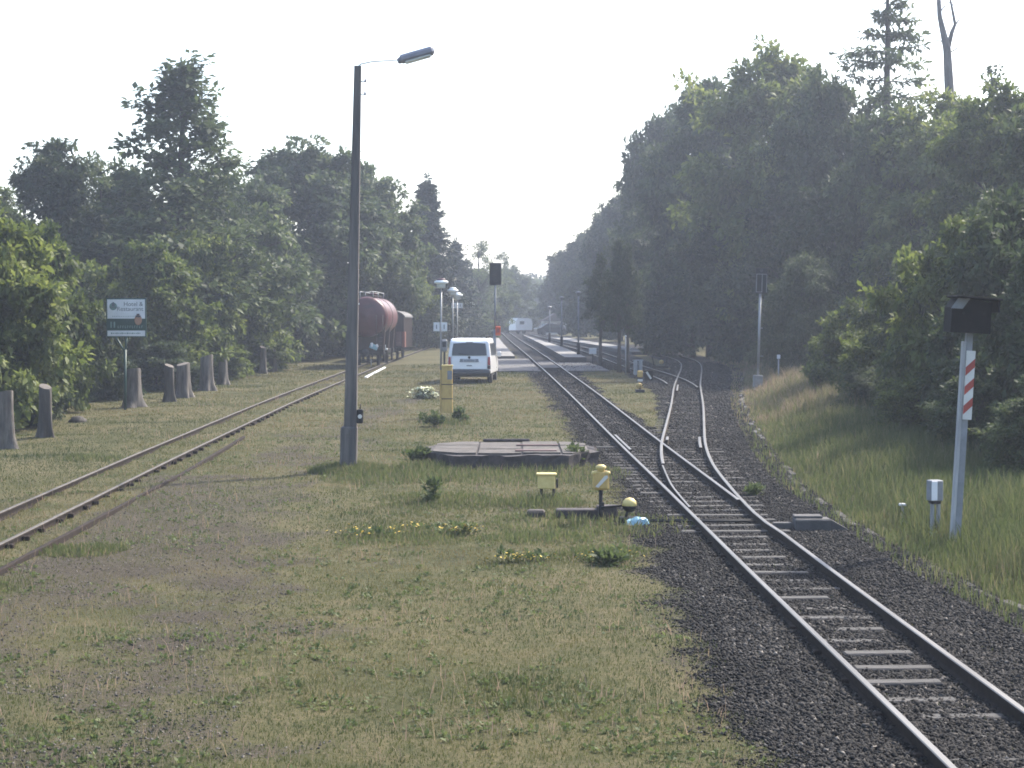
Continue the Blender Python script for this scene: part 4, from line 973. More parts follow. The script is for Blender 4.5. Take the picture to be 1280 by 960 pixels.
mb = MB(); mb.tube([(0, -.05, .8), (0, -.4, .8)], .07, 12); mb.lathe([(0, 0), (.20, .0), (.20, .05), (.06, .07)], 18, Matrix.Translation((0, -.45, .8)) @ Matrix.Rotation(-PI / 2, 4, 'X')); mb.build('buffer', M['dark_metal'], t)
mb = MB(); ln = [gp(float(siding_x(v)) + GA / 2 + .52 - .12 * (v - 84) / 10, v, 0) for v in np.arange(82, 96, 1.0)]
mb.sweep(ln, [(-.05, -.05), (.05, -.05), (.05, .07), (-.05, .07)]); tag(mb.build('track_edging', M['white_sign']), 'pale edging strip in the grass beside the siding below the tank wagon', 'edging')

# ------------------------------------------------------------------ platform furniture
def platform_lamp(u, vt, vb, Y_, label, group='green-white mushroom lamps along the left platform', w=18, top='lamp_top', base_h=0.0):
    top = 'lamp_top' if u < 560 else 'shade_white'; X_ = x_at(u, Y_); g = gp(X_, Y_, base_h); k = Y_ / F; H_ = height_at(vt, Y_) - g.z; R_ = w * k / 2
    t = thing('platform_lamp', label, 'platform lamp', g, group=group)
    mb = MB(); mb.tube([(0, 0, -.1), (0, 0, H_ - .42)], [.055, .04], 10); mb.build('pole', M['grey_metal'], t)
    mb = MB(); mb.lathe([(R_ * .58, H_ - .42), (R_ * .66, H_ - .14), (R_ * .5, H_ - .14)], 20); mb.build('lamp_glass', M['lamp_glass'], t)
    mb = MB(); mb.lathe([(R_ * .6, H_ - .20), (R_ * .97, H_ - .17), (R_, H_ - .07), (R_ * .72, H_ - .03), (R_ * .6, H_ - .02)], 24); mb.build('lamp_shade', M['shade_white'], t)
    mb = MB(); mb.lathe([(R_ * .66, H_ - .035), (R_ * .62, H_ + .05), (R_ * .4, H_ + .08), (0, H_ + .09)], 20); mb.build('lamp_top', M[top], t)
    return t
def panel_sign(u, v, Y_, w, h, label, gap=2):
    X_ = x_at(u, Y_); k = Y_ / F
    g = gp(X_ , Y_ - .12); t = thing('platform_sign', label, 'sign', g); z_ = height_at(v, Y_) - g.z
    for s in (-1, 1):
        mb = MB(); mb.box((s * (w / 4 + gap / 4) * k, 0, z_), ((w / 2 - gap / 2) * k, .03, h * k), None, 0, .006); pn = mb.build('panel', M['white_sign'], t)
        mb = MB(); mb.box((s * (w / 4 + gap / 4) * k, -.018, z_), (.05, .006, h * k * .5)); mb.build('marking', M['ink'], pn)
    mb = MB(); mb.box((0, .02, z_), (w * k * .9, .02, .05)); mb.tube([(0, .06, -.1), (0, .06, z_ + h * k * .5)], .025, 6); mb.build('bracket', M['grey_metal'], t)
platform_lamp(551.5, 350, 463, 90, 'nearest mushroom lamp with dark red top above a white two-panel sign', base_h=0)
panel_sign(550.5, 408.5, 90, 17, 11, 'white two-panel sign low on the nearest lamp pole left of the van')
platform_lamp(566, 361, 440, 112, 'second mushroom lamp from the camera, just left of the higher two-panel sign', w=14, base_h=0)
platform_lamp(571.5, 367, 440, 125, 'third mushroom lamp from the camera, its shade just above the higher sign', w=14, base_h=.2)
panel_sign(571.5, 382, 121, 14, 6.5, 'higher white two-panel sign under the third mushroom lamp', 1.5)
platform_lamp(588.5, 379, 425, 168, 'small far mushroom lamp standing clear to the right of the others', w=9, base_h=.2)
X_ = x_at(555.5, 88); t = thing('ticket_box', 'dark rounded box on a stand at the left side of the van', 'box', gp(X_, 88))
zc = height_at(432, 88) - t.location.z
mb = MB(); mb.box((0, 0, zc), (.30, .22, .62), None, 0, .06); mb.build('casing', M['grey_paint'], t)
mb = MB(); mb.box((0, 0, zc / 2 - .1), (.10, .10, zc - .2), None, 0, .01); mb.build('stand', M['dark_metal'], t)
mb = MB(); mb.box((0, -.112, zc + .06), (.18, .012, .26), None, 0, .004); mb.build('front_plate', M['dark_metal'], t)

Ysg = 89.8; X_ = x_at(618, Ysg); g = gp(X_, Ysg); k = Ysg / F
t = thing('light_signal', 'tall mast with long black signal head above the platform and an orange box low down', 'railway signal', g)
t.rotation_euler = (0, .012, 0); zt = lambda v: height_at(v, Ysg) - g.z
mb = MB(); mb.box((0, 0, .05), (.42, .42, .34), None, 0, .03); mb.build('footing', M['concrete_dark'], t)
mb = MB(); mb.tube([(0, 0, .2), (0, 0, zt(412))], .085, 10); mb.tube([(0, 0, zt(412) - .05), (0, 0, zt(356))], .045, 10); mb.build('pole', M['grey_paint'], t)
mb = MB(); mb.box((0, 0, zt(342.5)), (.60, .18, zt(328.5) - zt(356.5)), None, 0, .05); sh = mb.build('head', M['dark_metal'], t)
for q in (334, 342, 350):
    mb = MB(); mb.tube([(0, -.08, zt(q)), (0, -.22, zt(q) + .01)], .10, 14); mb.build('lens_hood', M['dark_metal'], sh)
mb = MB(); mb.box((.16, -.02, zt(413.5)), (.26, .22, zt(407.5) - zt(419.5)), None, 0, .03); ob = mb.build('orange_box', M['orange'], t)
mb = MB(); mb.box((.16, -.135, zt(413)), (.17, .012, .22), None, 0, .004); mb.build('box_door', M['red'], ob)
# planter with a yellow shrub, and a heap beside it, on the platform behind the van
X_ = x_at(587, 113); g = gp(X_, 113, .22)
t = thing('planter', 'stone planter with yellowish shrub on the platform beyond the van roof', 'planter', g)
mb = MB(); mb.lathe([(.32, 0), (.36, .05), (.50, .50), (.54, .52), (.54, .58), (.46, .58), (.42, .48), (0, .48)], 18); mb.build('tub', M['concrete_pale'], t)
planter_root = t
X_ = x_at(592, 109.8)
t = thing('bench', 'low timber bench in front of the planter on the platform', 'bench', gp(X_ , 110.2, .22))
mb = MB(); 
for j in range(3): mb.box((0, -.14 + j * .14, .42), (1.7, .11, .04), None, 0, .008)
mb.build('seat', M['pallet'], t)
mb = MB()
for j in range(2): mb.box((0, .24, .60 + j * .16), (1.7, .04, .11), None, 0, .008)
mb.build('backrest', M['pallet'], t)
for s in (-1, 1): 
    mb = MB(); mb.box((s * .68, 0, .2), (.08, .36, .40), None, 0, .01); mb.box((s * .68, .22, .5), (.06, .05, .55), None, 0, .01); mb.build('leg', M['concrete'], t)

# lamps on the island platform
def island_lamp(u, vt, vb, label, w=9):
    X_, Y_ = survey(u, vb, .34); g = gp(X_, Y_, .30); k = Y_ / F; H_ = height_at(vt, Y_) - g.z
    t = thing('island_lamp', label, 'platform lamp', g, group='slim lamps along the island platform')
    mb = MB(); mb.tube([(0, 0, .5), (0, 0, H_)], [.06, .045], 8); mb.build('pole', M['grey_paint'], t)
    mb = MB(); mb.tube([(0, 0, 0), (0, 0, .75)], .10, 10); mb.build('base', M['black_metal'], t)
    mb = MB(); mb.lathe([(.08, H_ - .2), (.14, H_ - .02), (.20, H_), (.17, H_ + .05), (0, H_ + .10)], 16); mb.build('lamp_head', M['grey_metal'], t)
island_lamp(687, 384, 427, 'farthest slim lamp on the island platform, dark foot at its middle')
island_lamp(702, 372, 433, 'middle slim lamp on the island platform, left of the tallest one')
island_lamp(723, 366, 443, 'nearest slim lamp on the island platform beside the dark platform end')
# white thin pole and the double panel box at the dark trunks
X_ = x_at(782.2, 86.8); t = thing('boundary_pole', 'thin pale pole standing against the dark right-hand trunk', 'pole', gp(X_, 86.8))
mb = MB(); mb.tube([(0, 0, -.1), (0, 0, height_at(421, 86.8) - t.location.z)], .03, 8); mb.build('shaft', M['grey_metal'], t)
mb = MB(); mb.lathe([(.04, 0), (.045, .06), (0, .08)], 10, Matrix.Translation((0, 0, height_at(421, 86.8) - t.location.z))); mb.build('cap', M['white_sign'], t)
X_ = x_at(797.5, 85.5); t = thing('relay_box', 'low grey box with two upright panels right of the dark trunks', 'cabinet', gp(X_, 85.5))
for s in (-1, 1): 
    mb = MB(); mb.box((s * .13, 0, .33), (.17, .25, .74), None, 0, .01); mb.build('panel', M['grey_metal'], t)
mb = MB(); mb.box((0, .02, .72), (.50, .28, .06), None, 0, .01); mb.box((0, .06, .3), (.06, .1, .7), None, 0, .01); mb.build('frame', M['grey_paint'], t)
X_, Y_ = survey(752, 463); t = thing('notice_stand', 'small pale notice board on a leg left of the first dark trunk', 'notice board', gp(x_at(741, 100), 100))
mb = MB(); mb.box((0, 0, .78), (.42, .04, .34), None, 0, .01); mb.build('board', M['white_sign'], t)
mb = MB(); mb.box((0, .03, .35), (.07, .05, .75), None, 0, .008); mb.box((0, .0, .03), (.6, .3, .06), None, 0, .01); mb.build('leg', M['dark_metal'], t)
# second hand lever with yellow weight on the grass island
g = gp(5.02, 69.0)
t = thing('points_lever', 'yellow weighted points lever with white arrow plate on the grass between the diverging lines', 'points lever', g)
mb = MB(); mb.box((0, 0, .04), (.35, .4, .14), None, 0, .02); mb.build('base', M['dark_metal'], t)
mb = MB(); mb.tube([(0, 0, .05), (0, 0, .62)], .03, 8); mb.tube([(0, -.05, .2), (.30, -.1, .42)], .02, 8); mb.build('lever_arm', M['dark_metal'], t)
mb = MB(); mb.lathe([(0, -.12), (.10, -.08), (.13, 0), (.10, .08), (0, .12)], 14, Matrix.Translation((-.05, -.05, .26))); mb.build('weight', M['yellow'], t)
mb = MB(); mb.box((.0, 0, .72), (.22, .14, .26), None, 0, .03); hs = mb.build('housing', M['yellow'], t)
mb = MB(); mb.box((.0, -.10, .47), (.20, .05, .09), None, 0, .01); mb.build('white_plate', M['white'], t)
mb = MB(); mb.prism([(.22, .78), (.29, .82), (.46, .55), (.40, .51)], 'y', -.05, -.02); mb.build('arrow', M['white'], t)
mb = MB(); mb.box((.34, .02, .66), (.34, .05, .38), None, 0, .02); mb.build('back_plate', M['black_metal'], t)
g = gp(7.95, 94.6)
t = thing('points_lever', 'far black points lever with small yellow weight between the two right-hand lines', 'points lever', g)
mb = MB(); mb.box((0, 0, .05), (.9, .4, .16), None, 0, .02); mb.build('base', M['black_metal'], t)
mb = MB(); mb.lathe([(0, -.12), (.10, -.08), (.13, 0), (.10, .08), (0, .12)], 14, Matrix.Translation((.08, -.05, .34))); mb.build('weight', M['yellow'], t)
mb = MB(); mb.tube([(-.3, 0, .1), (-.42, 0, .62)], .03, 8); mb.tube([(.3, 0, .1), (.4, 0, .58)], .03, 8); mb.build('lever_arm', M['black_metal'], t)

# ------------------------------------------------------------------ far end of the station
Yf = 236; k = Yf / F; g = gp(x_at(651, Yf), Yf)
t = thing('caravan', 'bright white rounded caravan at the far end of the line', 'caravan', g, .5)
zb_ = height_at(411, Yf) - g.z; hh = height_at(397.5, Yf) - g.z
P_ = [(-1.3, .45), (1.2, .45), (1.3, hh * .6), (1.1, hh * .92), (.6, hh), (-.9, hh), (-1.25, hh * .8)]
mb = MB(); mb.prism(P_, 'x', -.95, .95); 
mb.v = [(y_, x_, z_) for x_, y_, z_ in mb.v]; by = mb.build('body', M['van_white'], t)
mb = MB(); mb.box((-.35, -.97, hh * .7), (.7, .03, .4), None, 0, .02); mb.build('window', M['glass'], t)
mb = MB(); mb.box((0, 0, .40), (2.4, 1.8, .12), None, 0, .02); mb.build('chassis', M['wagon_orange'], t)
for s in (-1, 1):
    Mx = Matrix.Translation((0, s * .8, .30)) @ Matrix.Rotation(PI / 2, 4, 'X'); mb = MB(); mb.lathe([(0, -.1), (.30, -.1), (.30, .1), (0, .1)], 20, Mx); mb.build('wheel', M['rubber'], t)
Yf = 215; g = gp(x_at(690, Yf), Yf)
t = thing('parked_car', 'dark car parked before the pale hut at the far end of the platform', 'car', g, .25)
mb = MB(); P_ = [(-2.1, .35), (2.1, .35), (2.15, .75), (1.5, .92), (.9, 1.42), (-.9, 1.45), (-1.6, .98), (-2.1, .9)]; mb.prism(P_, 'y', -.85, .85); by = mb.build('body', M['car_dark'], t)
bv = by.modifiers.new('round', 'BEVEL'); bv.width = .08; bv.segments = 2
mb = MB(); mb.prism([(-1.25, .98), (1.2, .98), (.82, 1.36), (-.82, 1.38)], 'y', -.862, .862); mb.build('side_window', M['glass'], t)
for s in (-1, 1):
    for x_ in (-1.3, 1.3):
        Mx = Matrix.Translation((x_, s * .76, .31)) @ Matrix.Rotation(PI / 2, 4, 'X'); mb = MB(); mb.lathe([(0, -.1), (.31, -.1), (.31, .1), (0, .1)], 20, Mx); mb.build('wheel', M['rubber'], t)
Yf = 226; g = gp(x_at(692, Yf), Yf)
t = thing('hut', 'small pale hut with dark pitched roof behind the far parked car', 'hut', g, .1)
hh = height_at(397, Yf) - g.z
mb = MB(); mb.box((0, 0, hh * .4), (3.0, 2.4, hh * .8)); mb.build('wall', M['hut_wall'], t)
mb = MB(); mb.prism([(-1.7, hh * .78), (1.7, hh * .78), (0, hh * 1.25)], 'y', -1.4, 1.4); mb.build('roof', M['hut_roof'], t)
mb = MB(); mb.box((-.6, -1.21, hh * .5), (.8, .04, .7), None, 0, .01); mb.build('window', M['glass'], t)
mb = MB(); mb.box((.7, -1.21, hh * .36), (.8, .04, hh * .66), None, 0, .01); mb.build('door', M['hut_roof'], t)

# ------------------------------------------------------------------ trees and shrubs
def leaf_quads(c, nrm, rng, per, rc, size, flat=.55, droop=.35, tint_c=None, tj=.14, wide=.55):
    """leaf faces spread round clump centres c"""
    n = len(c) * per
    C = np.repeat(c, per, 0); Nn = np.repeat(nrm, per, 0); rcs = np.repeat(rc, per)
    o = rng.normal(0, 1, (n, 3)); o /= np.linalg.norm(o, axis=1)[:, None] + 1e-9
    o *= (rng.random(n) ** .42)[:, None]; o[:, 2] *= flat
    P = C + o * rcs[:, None]
    d = o * .7 + Nn * .45 + rng.normal(0, .55, (n, 3)); d[:, 2] -= droop; d /= np.linalg.norm(d, axis=1)[:, None] + 1e-9
    up = np.array([0, 0, 1.]) * .75 + Nn * .35 + rng.normal(0, .45, (n, 3))
    s = np.cross(d, up); s /= np.linalg.norm(s, axis=1)[:, None] + 1e-9
    q = np.cross(s, d)
    Ln = size * rng.uniform(.65, 1.35, n); W = Ln * wide * rng.uniform(.8, 1.2, n)
    m = P + d * (Ln * .45)[:, None] + q * (Ln * .08)[:, None]
    v = np.stack([P, m + s * (W * .5)[:, None], P + d * Ln[:, None] - q * (Ln * .06)[:, None], m - s * (W * .5)[:, None]], 1).reshape(-1, 3)
    f = np.arange(n * 4).reshape(n, 4)
    t = np.repeat(tint_c, per) + rng.normal(0, tj, n)
    return v, f, np.repeat(np.clip(t, 0, 1), 4)
def env_dome(t): return np.sqrt(np.clip(1 - (2 * t - .86) ** 2 * np.where(t > .43, .78, 1.15), .02, 1))
def env_cone(t): return np.clip(1.02 - t, .03, 1) ** .8 * np.clip(t * 6 + .55, 0, 1)
def env_bush(t): return np.sqrt(np.clip(1.02 - (t * .98) ** 2.2, .02, 1)) * np.clip(t * 3 + .72, 0, 1)
def crown_clumps(rng, H, base, R_, env, n, rc, lump=.3, shell=.55, gap=.0):
    """leaf clumps gathered on the upper and outer sides of boughs (lobes), plus a few inside"""
    ph = rng.uniform(0, 6.28, 8)
    nl = int(24 + 9 * R_)
    t = rng.random(nl * 12); acc = rng.random(nl * 12) < np.clip(env(t), 0, 1) ** 1.2; t = t[acc][:nl]
    t = np.concatenate([t, [.90, .97]]); nl = len(t)
    a = rng.uniform(0, 2 * PI) + np.arange(nl) * 2.39996 + rng.normal(0, .35, nl)
    lum = 1 + lump * rng.normal(0, .45, nl)
    rad = np.maximum(env(t) * R_ * lum * .74 * (1 - .5 * rng.random(nl) ** 2), 0) * (t < .96)
    lc = np.stack([rad * np.cos(a), rad * np.sin(a), base + (H - base) * t * .93], -1)
    lr = R_ * rng.uniform(.17, .36, nl) * (.5 + .5 * np.clip(env(t), 0, 1))
    m = max(1, int(n * .84 / nl)); d = rng.normal(0, 1, (nl, m, 3)); d /= np.linalg.norm(d, axis=2)[..., None] + 1e-9
    out = lc - np.array([0, 0, base + (H - base) * .35]); out /= np.linalg.norm(out, axis=1)[:, None] + 1e-9
    d = d + out[:, None] * .55 + np.array([0, 0, .35]); d /= np.linalg.norm(d, axis=2)[..., None] + 1e-9
    c = (lc[:, None] + d * (lr[:, None] * rng.uniform(.35, 1.25, (nl, m)))[..., None] * np.array([1, 1, .7]) + out[:, None] * (lr[:, None] * rng.uniform(-.5, .9, (nl, m)))[..., None] * np.array([1, 1, .5])).reshape(-1, 3); nr = d.reshape(-1, 3)
    k = rng.random(len(c)) > gap; c, nr = c[k], nr[k]
    q = int(n * .12); j = rng.integers(0, len(c), q); e = c[j] + nr[j] * (R_ * rng.uniform(.05, .22, q))[:, None]; c = np.concatenate([c, e]); nr = np.concatenate([nr, nr[j]])
    q = int(n * .16); t2 = rng.random(q); a2 = rng.uniform(0, 2 * PI, q); r2 = env(t2) * R_ * .8 * np.sqrt(rng.random(q))
    ci = np.stack([r2 * np.cos(a2), r2 * np.sin(a2), base + (H - base) * t2 * .9], -1)
    c = np.concatenate([c, ci]); nr = np.concatenate([nr, np.tile([0, 0, 1.], (q, 1))])
    c[:, 2] = np.maximum(c[:, 2], .15)
    return c, nr, rc * rng.uniform(.7, 1.3, len(c))
def trunk_mesh(rng, H, r0, c, nl, base, bend=.15, top=.85, stems=1):
    mb = MB()
    for s_ in range(stems):
        px, py = (0, 0) if stems == 1 else (rng.uniform(-.5, .5), rng.uniform(-.5, .5))
        pts = [Vector((px + rng.normal(0, bend) * z * .5, py + rng.normal(0, bend) * z * .5, H * top * z - .15 * (z == 0))) for z in np.linspace(0, 1, 6)]
        rr = [r0 * k for k in (1.35, .92, .78, .6, .38, .12)]
        mb.tube(pts, rr, 9)
    if len(c) and nl:
        for i in rng.choice(len(c), min(nl, len(c)), replace=False):
            e = Vector(c[i]); zs = max(base * .8, e.z - rng.uniform(.6, 1.6) - .35 * math.hypot(e.x, e.y)); zs = min(zs, H * top * .95); f = zs / (H * top)
            k = f * 5; j = min(4, int(k)); st = pts[j].lerp(pts[j + 1], k - j); r_ = r0 * max(.12, .42 * (1 - f * .7))
            m_ = st.lerp(e, .5) + Vector((0, 0, .12 * (e - st).length))
            mb.tube([st, m_, e], [r_, r_ * .6, r_ * .18], 6, cap=False)
    return mb.mesh('trunk')
PROTO = {}
def proto(key, seed, H, R_, base, env, n, per, rc, leaf, lmat, bark='bark', r0=.2, nl=30, lump=.3, shell=.55, gap=0, flat=.55, droop=.35, wide=.55, stems=1, tspan=.42, top=.85):
    rng = np.random.default_rng(seed)
    c, nr, rcs = crown_clumps(rng, H, base, R_, env, n, rc, lump, shell, gap)
    tc_ = .28 + tspan * rng.random(len(c)) + .06 * np.sin(c[:, 0] * 1.1 + c[:, 2])
    v, f, tt = leaf_quads(c, nr, rng, per, rcs, leaf, flat, droop, tc_, wide=wide)
    # keep leaves out of the ground
    v[:, 2] = np.maximum(v[:, 2], .02 + .1 * rng.random(len(v)))
    cm = fast_mesh('crown', v, f, tt); cm.materials.append(M[lmat])
    tm = trunk_mesh(rng, H, r0, c, nl, base, top=top, stems=stems); tm.materials.append(M[bark])
    PROTO[key] = (H, R_, cm, tm)
def proto_conifer(key, seed, H, R_, base, whorls, per_w, droop, lmat='needles', bark='bark', r0=.2, cl=5, per=16, rc=.45, leaf=.30, gap=.0, pw=.85):
    rng = np.random.default_rng(seed); cs = []; nr = []; mb = MB()
    mb.tube([(0, 0, -.15), (.03, 0, H * .4), (-.02, .03, H * .75), (0, 0, H)], [r0 * 1.2, r0 * .85, r0 * .45, .02], 10)
    for i in range(whorls):
        f = (i + rng.uniform(-.25, .25)) / whorls; z = base + (H - base) * max(f, 0) * .97
        Lb = R_ * (1 - max(f, 0)) ** pw * rng.uniform(.75, 1.1) + .12
        for k in range(max(3, int(per_w * (1 - f * .5)))):
            if rng.random() < gap: continue
            a = rng.uniform(0, 2 * PI); Lk = Lb * rng.uniform(.6, 1.12); d = np.array([math.cos(a), math.sin(a), 0])
            pts = []
            for q in np.linspace(.0, 1, cl + 1):
                pts.append(d * Lk * q + np.array([0, 0, z + Lk * (.10 * q - droop * q ** 1.6 + droop * .55 * q ** 4)]))
            mb.tube([pts[0], pts[len(pts) // 2], pts[-1]], [r0 * .22 * (1 - f * .6), r0 * .12 * (1 - f * .6), .008], 5, cap=False)
            for p_ in pts[1:]: cs.append(p_); nr.append(d * .9 + np.array([0, 0, -.15]))
    cs = np.array(cs); nr = np.array(nr)
    cs = np.concatenate([cs, np.array([[0, 0, H - .1], [0, 0, H - .5]])]); nr = np.concatenate([nr, np.array([[0, 0, 1.], [0, 0, 1.]])])
    v, f, tt = leaf_quads(cs, nr, rng, per, rc * rng.uniform(.7, 1.2, len(cs)) * np.interp(cs[:, 2], [base, H], [1.1, .5]), leaf, .45, droop * .8, .3 + .45 * rng.random(len(cs)), wide=.34)
    cm = fast_mesh('crown', v, f, tt); cm.materials.append(M[lmat]); tm = mb.mesh('trunk'); tm.materials.append(M[bark])
    PROTO[key] = (H, R_, cm, tm)

proto('dome1', 11, 14, 4.6, 1.6, env_dome, 873, 54, .58, .36, 'leaf_mid', r0=.26, nl=46, gap=.10)
proto('dome2', 12, 13, 5.0, 1.2, env_dome, 919, 54, .58, .37, 'leaf_mid', r0=.26, nl=46, gap=.10, lump=.36)
proto('dome3', 13, 14, 4.4, 2.0, env_dome, 804, 54, .58, .35, 'leaf_bright', r0=.24, nl=40, gap=.14, lump=.36)
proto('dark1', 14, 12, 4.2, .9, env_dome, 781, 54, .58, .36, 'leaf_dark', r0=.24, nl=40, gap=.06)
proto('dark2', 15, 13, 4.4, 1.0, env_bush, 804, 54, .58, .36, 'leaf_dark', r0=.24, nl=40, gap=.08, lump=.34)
proto('airy', 16, 14.5, 3.7, 2.2, env_cone, 620, 30, .50, .29, 'leaf_mid', r0=.22, nl=70, gap=.30, lump=.42, shell=.75, top=.97)
proto('airy2', 17, 11, 3.2, 1.5, env_dome, 220, 44, .58, .25, 'leaf_mid', r0=.18, nl=60, gap=.34, lump=.45, shell=.7, top=.95)
proto('bush1', 21, 5.6, 2.7, .0, env_bush, 616, 46, .36, 0.245, 'leaf_bright', r0=.07, nl=34, gap=.08, lump=.34, stems=3)
proto('bush2', 22, 5.2, 2.6, .0, env_bush, 616, 46, .36, 0.225, 'leaf_mid', r0=.07, nl=34, gap=.08, lump=.36, stems=3)
proto('bush3', 23, 5.4, 2.7, .0, env_bush, 616, 46, .36, 0.235, 'leaf_bright', r0=.07, nl=34, gap=.12, lump=.40, stems=3)
proto('willow', 24, 5.8, 2.6, .0, env_bush, 616, 46, .36, 0.245, 'leaf_blue', r0=.08, nl=40, gap=.10, lump=.30, droop=.7, wide=.3, stems=3, tspan=.3)
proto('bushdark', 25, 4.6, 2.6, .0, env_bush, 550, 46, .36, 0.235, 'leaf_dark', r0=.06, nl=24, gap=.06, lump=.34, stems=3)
proto_conifer('spruce', 31, 13, 3.3, .6, 30, 11, .34, r0=.2, cl=6, per=24, rc=.55, leaf=.34)
proto_conifer('spruce_slim', 32, 14, 1.8, 1.0, 26, 7, .30, r0=.18, cl=4, per=16, rc=.36, leaf=.27)
proto_conifer('pine_tall', 33, 20, 3.1, 4.0, 22, 7, .16, lmat='leaf_mid', r0=.24, cl=5, per=20, rc=.55, leaf=.34, gap=.28, pw=.5)
proto('island_pine', 34, 11, 2.5, 4.4, env_cone, 250, 44, .5, .27, 'leaf_dark', r0=.25, nl=50, gap=.2, lump=.5)

def tree(key, u, vt, Y_, wpx, label, cat='tree', name='broadleaf_tree', group=None, rz=None):
    H, R_, cm, tm = PROTO[key]; X_ = x_at(u, Y_); g = gp(X_, Y_)
    hh = (height_at(vt, Y_) - g.z) * (1.045 if key[:3] in ('dom', 'dar', 'bus', 'wil', 'air') else 1.0); sx = wpx * Y_ / F / 2 / R_; sz = hh / H
    t = thing(name, label, cat, g, rz if rz is not None else rnd.uniform(0, 6.28), group)
    t.scale = (sx, sx, sz)
    for nm, me_ in (('trunk', tm), ('crown', cm)):
        o = bpy.data.objects.new(nm, me_); COL.objects.link(o); o.parent = t
    return t
HG = 'shrubs along the left edge behind the stumps'
S = dict(cat='shrub', name='shrub', group=HG)
tree('bush1', -25, 258, 50, 210, 'bright green bushy shrub filling the left edge above the nearest stump', **S)
tree('bush3', 42, 290, 57, 140, 'light green arching shrub above the narrow second stump', **S)
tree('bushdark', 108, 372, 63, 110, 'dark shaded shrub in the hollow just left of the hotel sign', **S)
tree('bush3', 178, 312, 73, 160, 'mid green shrub standing directly behind the hotel sign', **S)
tree('bush3', 236, 300, 81, 140, 'tall leafy shrub with pale shoots right of the hotel sign', **S)
tree('bush1', 290, 322, 91, 130, 'rounded green shrub above the slim pale stump', **S)
tree('willow', 346, 298, 105, 140, 'broad dull green willow shrub behind the farthest stumps', **S)
tree('bush1', 400, 336, 121, 110, 'green shrub just left of the tall lamp post shaft', **S)
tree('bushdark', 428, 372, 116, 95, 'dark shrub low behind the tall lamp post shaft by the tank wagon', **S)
tree('bush2', 204, 432, 70.5, 95, 'low leafy shrub between the sign and the third grey stump', **S)
tree('bush3', 262, 424, 80, 90, 'low leafy shrub with leaves hanging over the slim pale stump', **S)
tree('bush2', 312, 425, 90, 80, 'low leafy shrub just left of the two thin distant stumps', **S)
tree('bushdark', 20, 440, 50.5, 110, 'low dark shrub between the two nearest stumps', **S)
LG = 'tall trees behind the left shrubs'
tree('dome1', -28, 232, 78, 170, 'round crowned tree cut by the left edge of the picture', group=LG)
tree('dark2', 66, 196, 84, 165, 'dark tree with ragged top left of the tall airy tree', group=LG)
tree('airy2', 128, 196, 88, 120, 'thin ragged tree close against the left side of the tall airy tree', group=LG)
tree('dark1', 160, 226, 90, 140, 'dark filled tree low behind the hotel sign shrubs', group=LG)
tree('airy', 228, 76, 84, 275, 'tallest left tree, airy tapering crown with sky showing through', group=LG)
tree('dark1', 252, 226, 92, 150, 'dark rounded tree at the foot of the tall airy tree', group=LG)
tree('dome2', 312, 236, 100, 140, 'lower green tree between the airy tree and the big dark dome', group=LG)
tree('dome2', 386, 194, 110, 215, 'big dark dome tree left of the lamp post shaft', group=LG)
tree('dome1', 454, 210, 118, 145, 'green dome tree behind and right of the lamp post shaft', group=LG)
tree('dome3', 490, 282, 126, 80, 'lower green tree between lamp post and the dark spruce', group=LG)
tree('spruce', 534, 220, 140, 125, 'dark spire shaped spruce right of the lamp post', name='spruce_tree')
tree('dark2', 508, 330, 132, 90, 'dark low tree behind the brown wagon', group=LG)
tree('spruce', 570, 299, 168, 84, 'second lower spruce leaning against the right of the dark spire', name='spruce_tree')
CG = 'trees at the far end of the line'
tree('airy2', 598, 302, 188, 64, 'loose far tree with sky showing through right of the lower spruce', group=CG)
tree('airy2', 624, 316, 215, 42, 'small ragged far tree just behind the tall signal head', group=CG)
tree('dome1', 600, 338, 196, 80, 'green far tree below the loose one and behind the mushroom lamps', group=CG)
tree('dome2', 634, 338, 240, 70, 'rounded far tree right of the tall signal mast', group=CG)
tree('dome1', 664, 350, 330, 60, 'pale hazy tree farthest down the line left of the gap', group=CG)
tree('dome2', 690, 352, 320, 60, 'pale hazy tree farthest down the line at the foot of the sky gap', group=CG)
tree('bush1', 600, 391, 178, 40, 'yellow green shrub at the end of the left platform', cat='shrub', name='shrub')
tree('bush2', 636, 396, 260, 34, 'small far shrub left of the white caravan', cat='shrub', name='shrub')
tree('bushdark', 672, 386, 262, 44, 'dark far shrub right behind the white caravan', cat='shrub', name='shrub')
RG = 'trees of the wood along the right of the line'
tree('dark2', 708, 322, 232, 66, 'hazy tree at the far tip of the right wood next to the sky gap', group=RG)
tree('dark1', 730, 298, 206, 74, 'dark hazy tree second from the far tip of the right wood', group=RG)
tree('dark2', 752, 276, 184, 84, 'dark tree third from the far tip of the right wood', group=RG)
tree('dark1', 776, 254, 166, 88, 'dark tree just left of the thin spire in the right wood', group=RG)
tree('spruce_slim', 799, 190, 152, 44, 'thin dark spire spruce on the left shoulder of the right wood', name='spruce_tree')
tree('dome2', 832, 152, 134, 130, 'green tree on the left shoulder of the right wood behind the spire', group=RG)
tree('dome1', 888, 108, 114, 165, 'tall green tree left of the highest crown in the right wood', group=RG)
tree('dome3', 962, 76, 102, 200, 'highest broad crown in the middle of the right wood', group=RG)
tree('dome2', 1034, 112, 94, 160, 'tall green tree between the highest crown and the thin conifer', group=RG)
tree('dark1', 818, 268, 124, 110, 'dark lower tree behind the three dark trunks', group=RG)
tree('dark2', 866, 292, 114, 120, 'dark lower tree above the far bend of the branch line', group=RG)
tree('dark1', 918, 262, 104, 130, 'dark lower tree just left of the slim signal', group=RG)
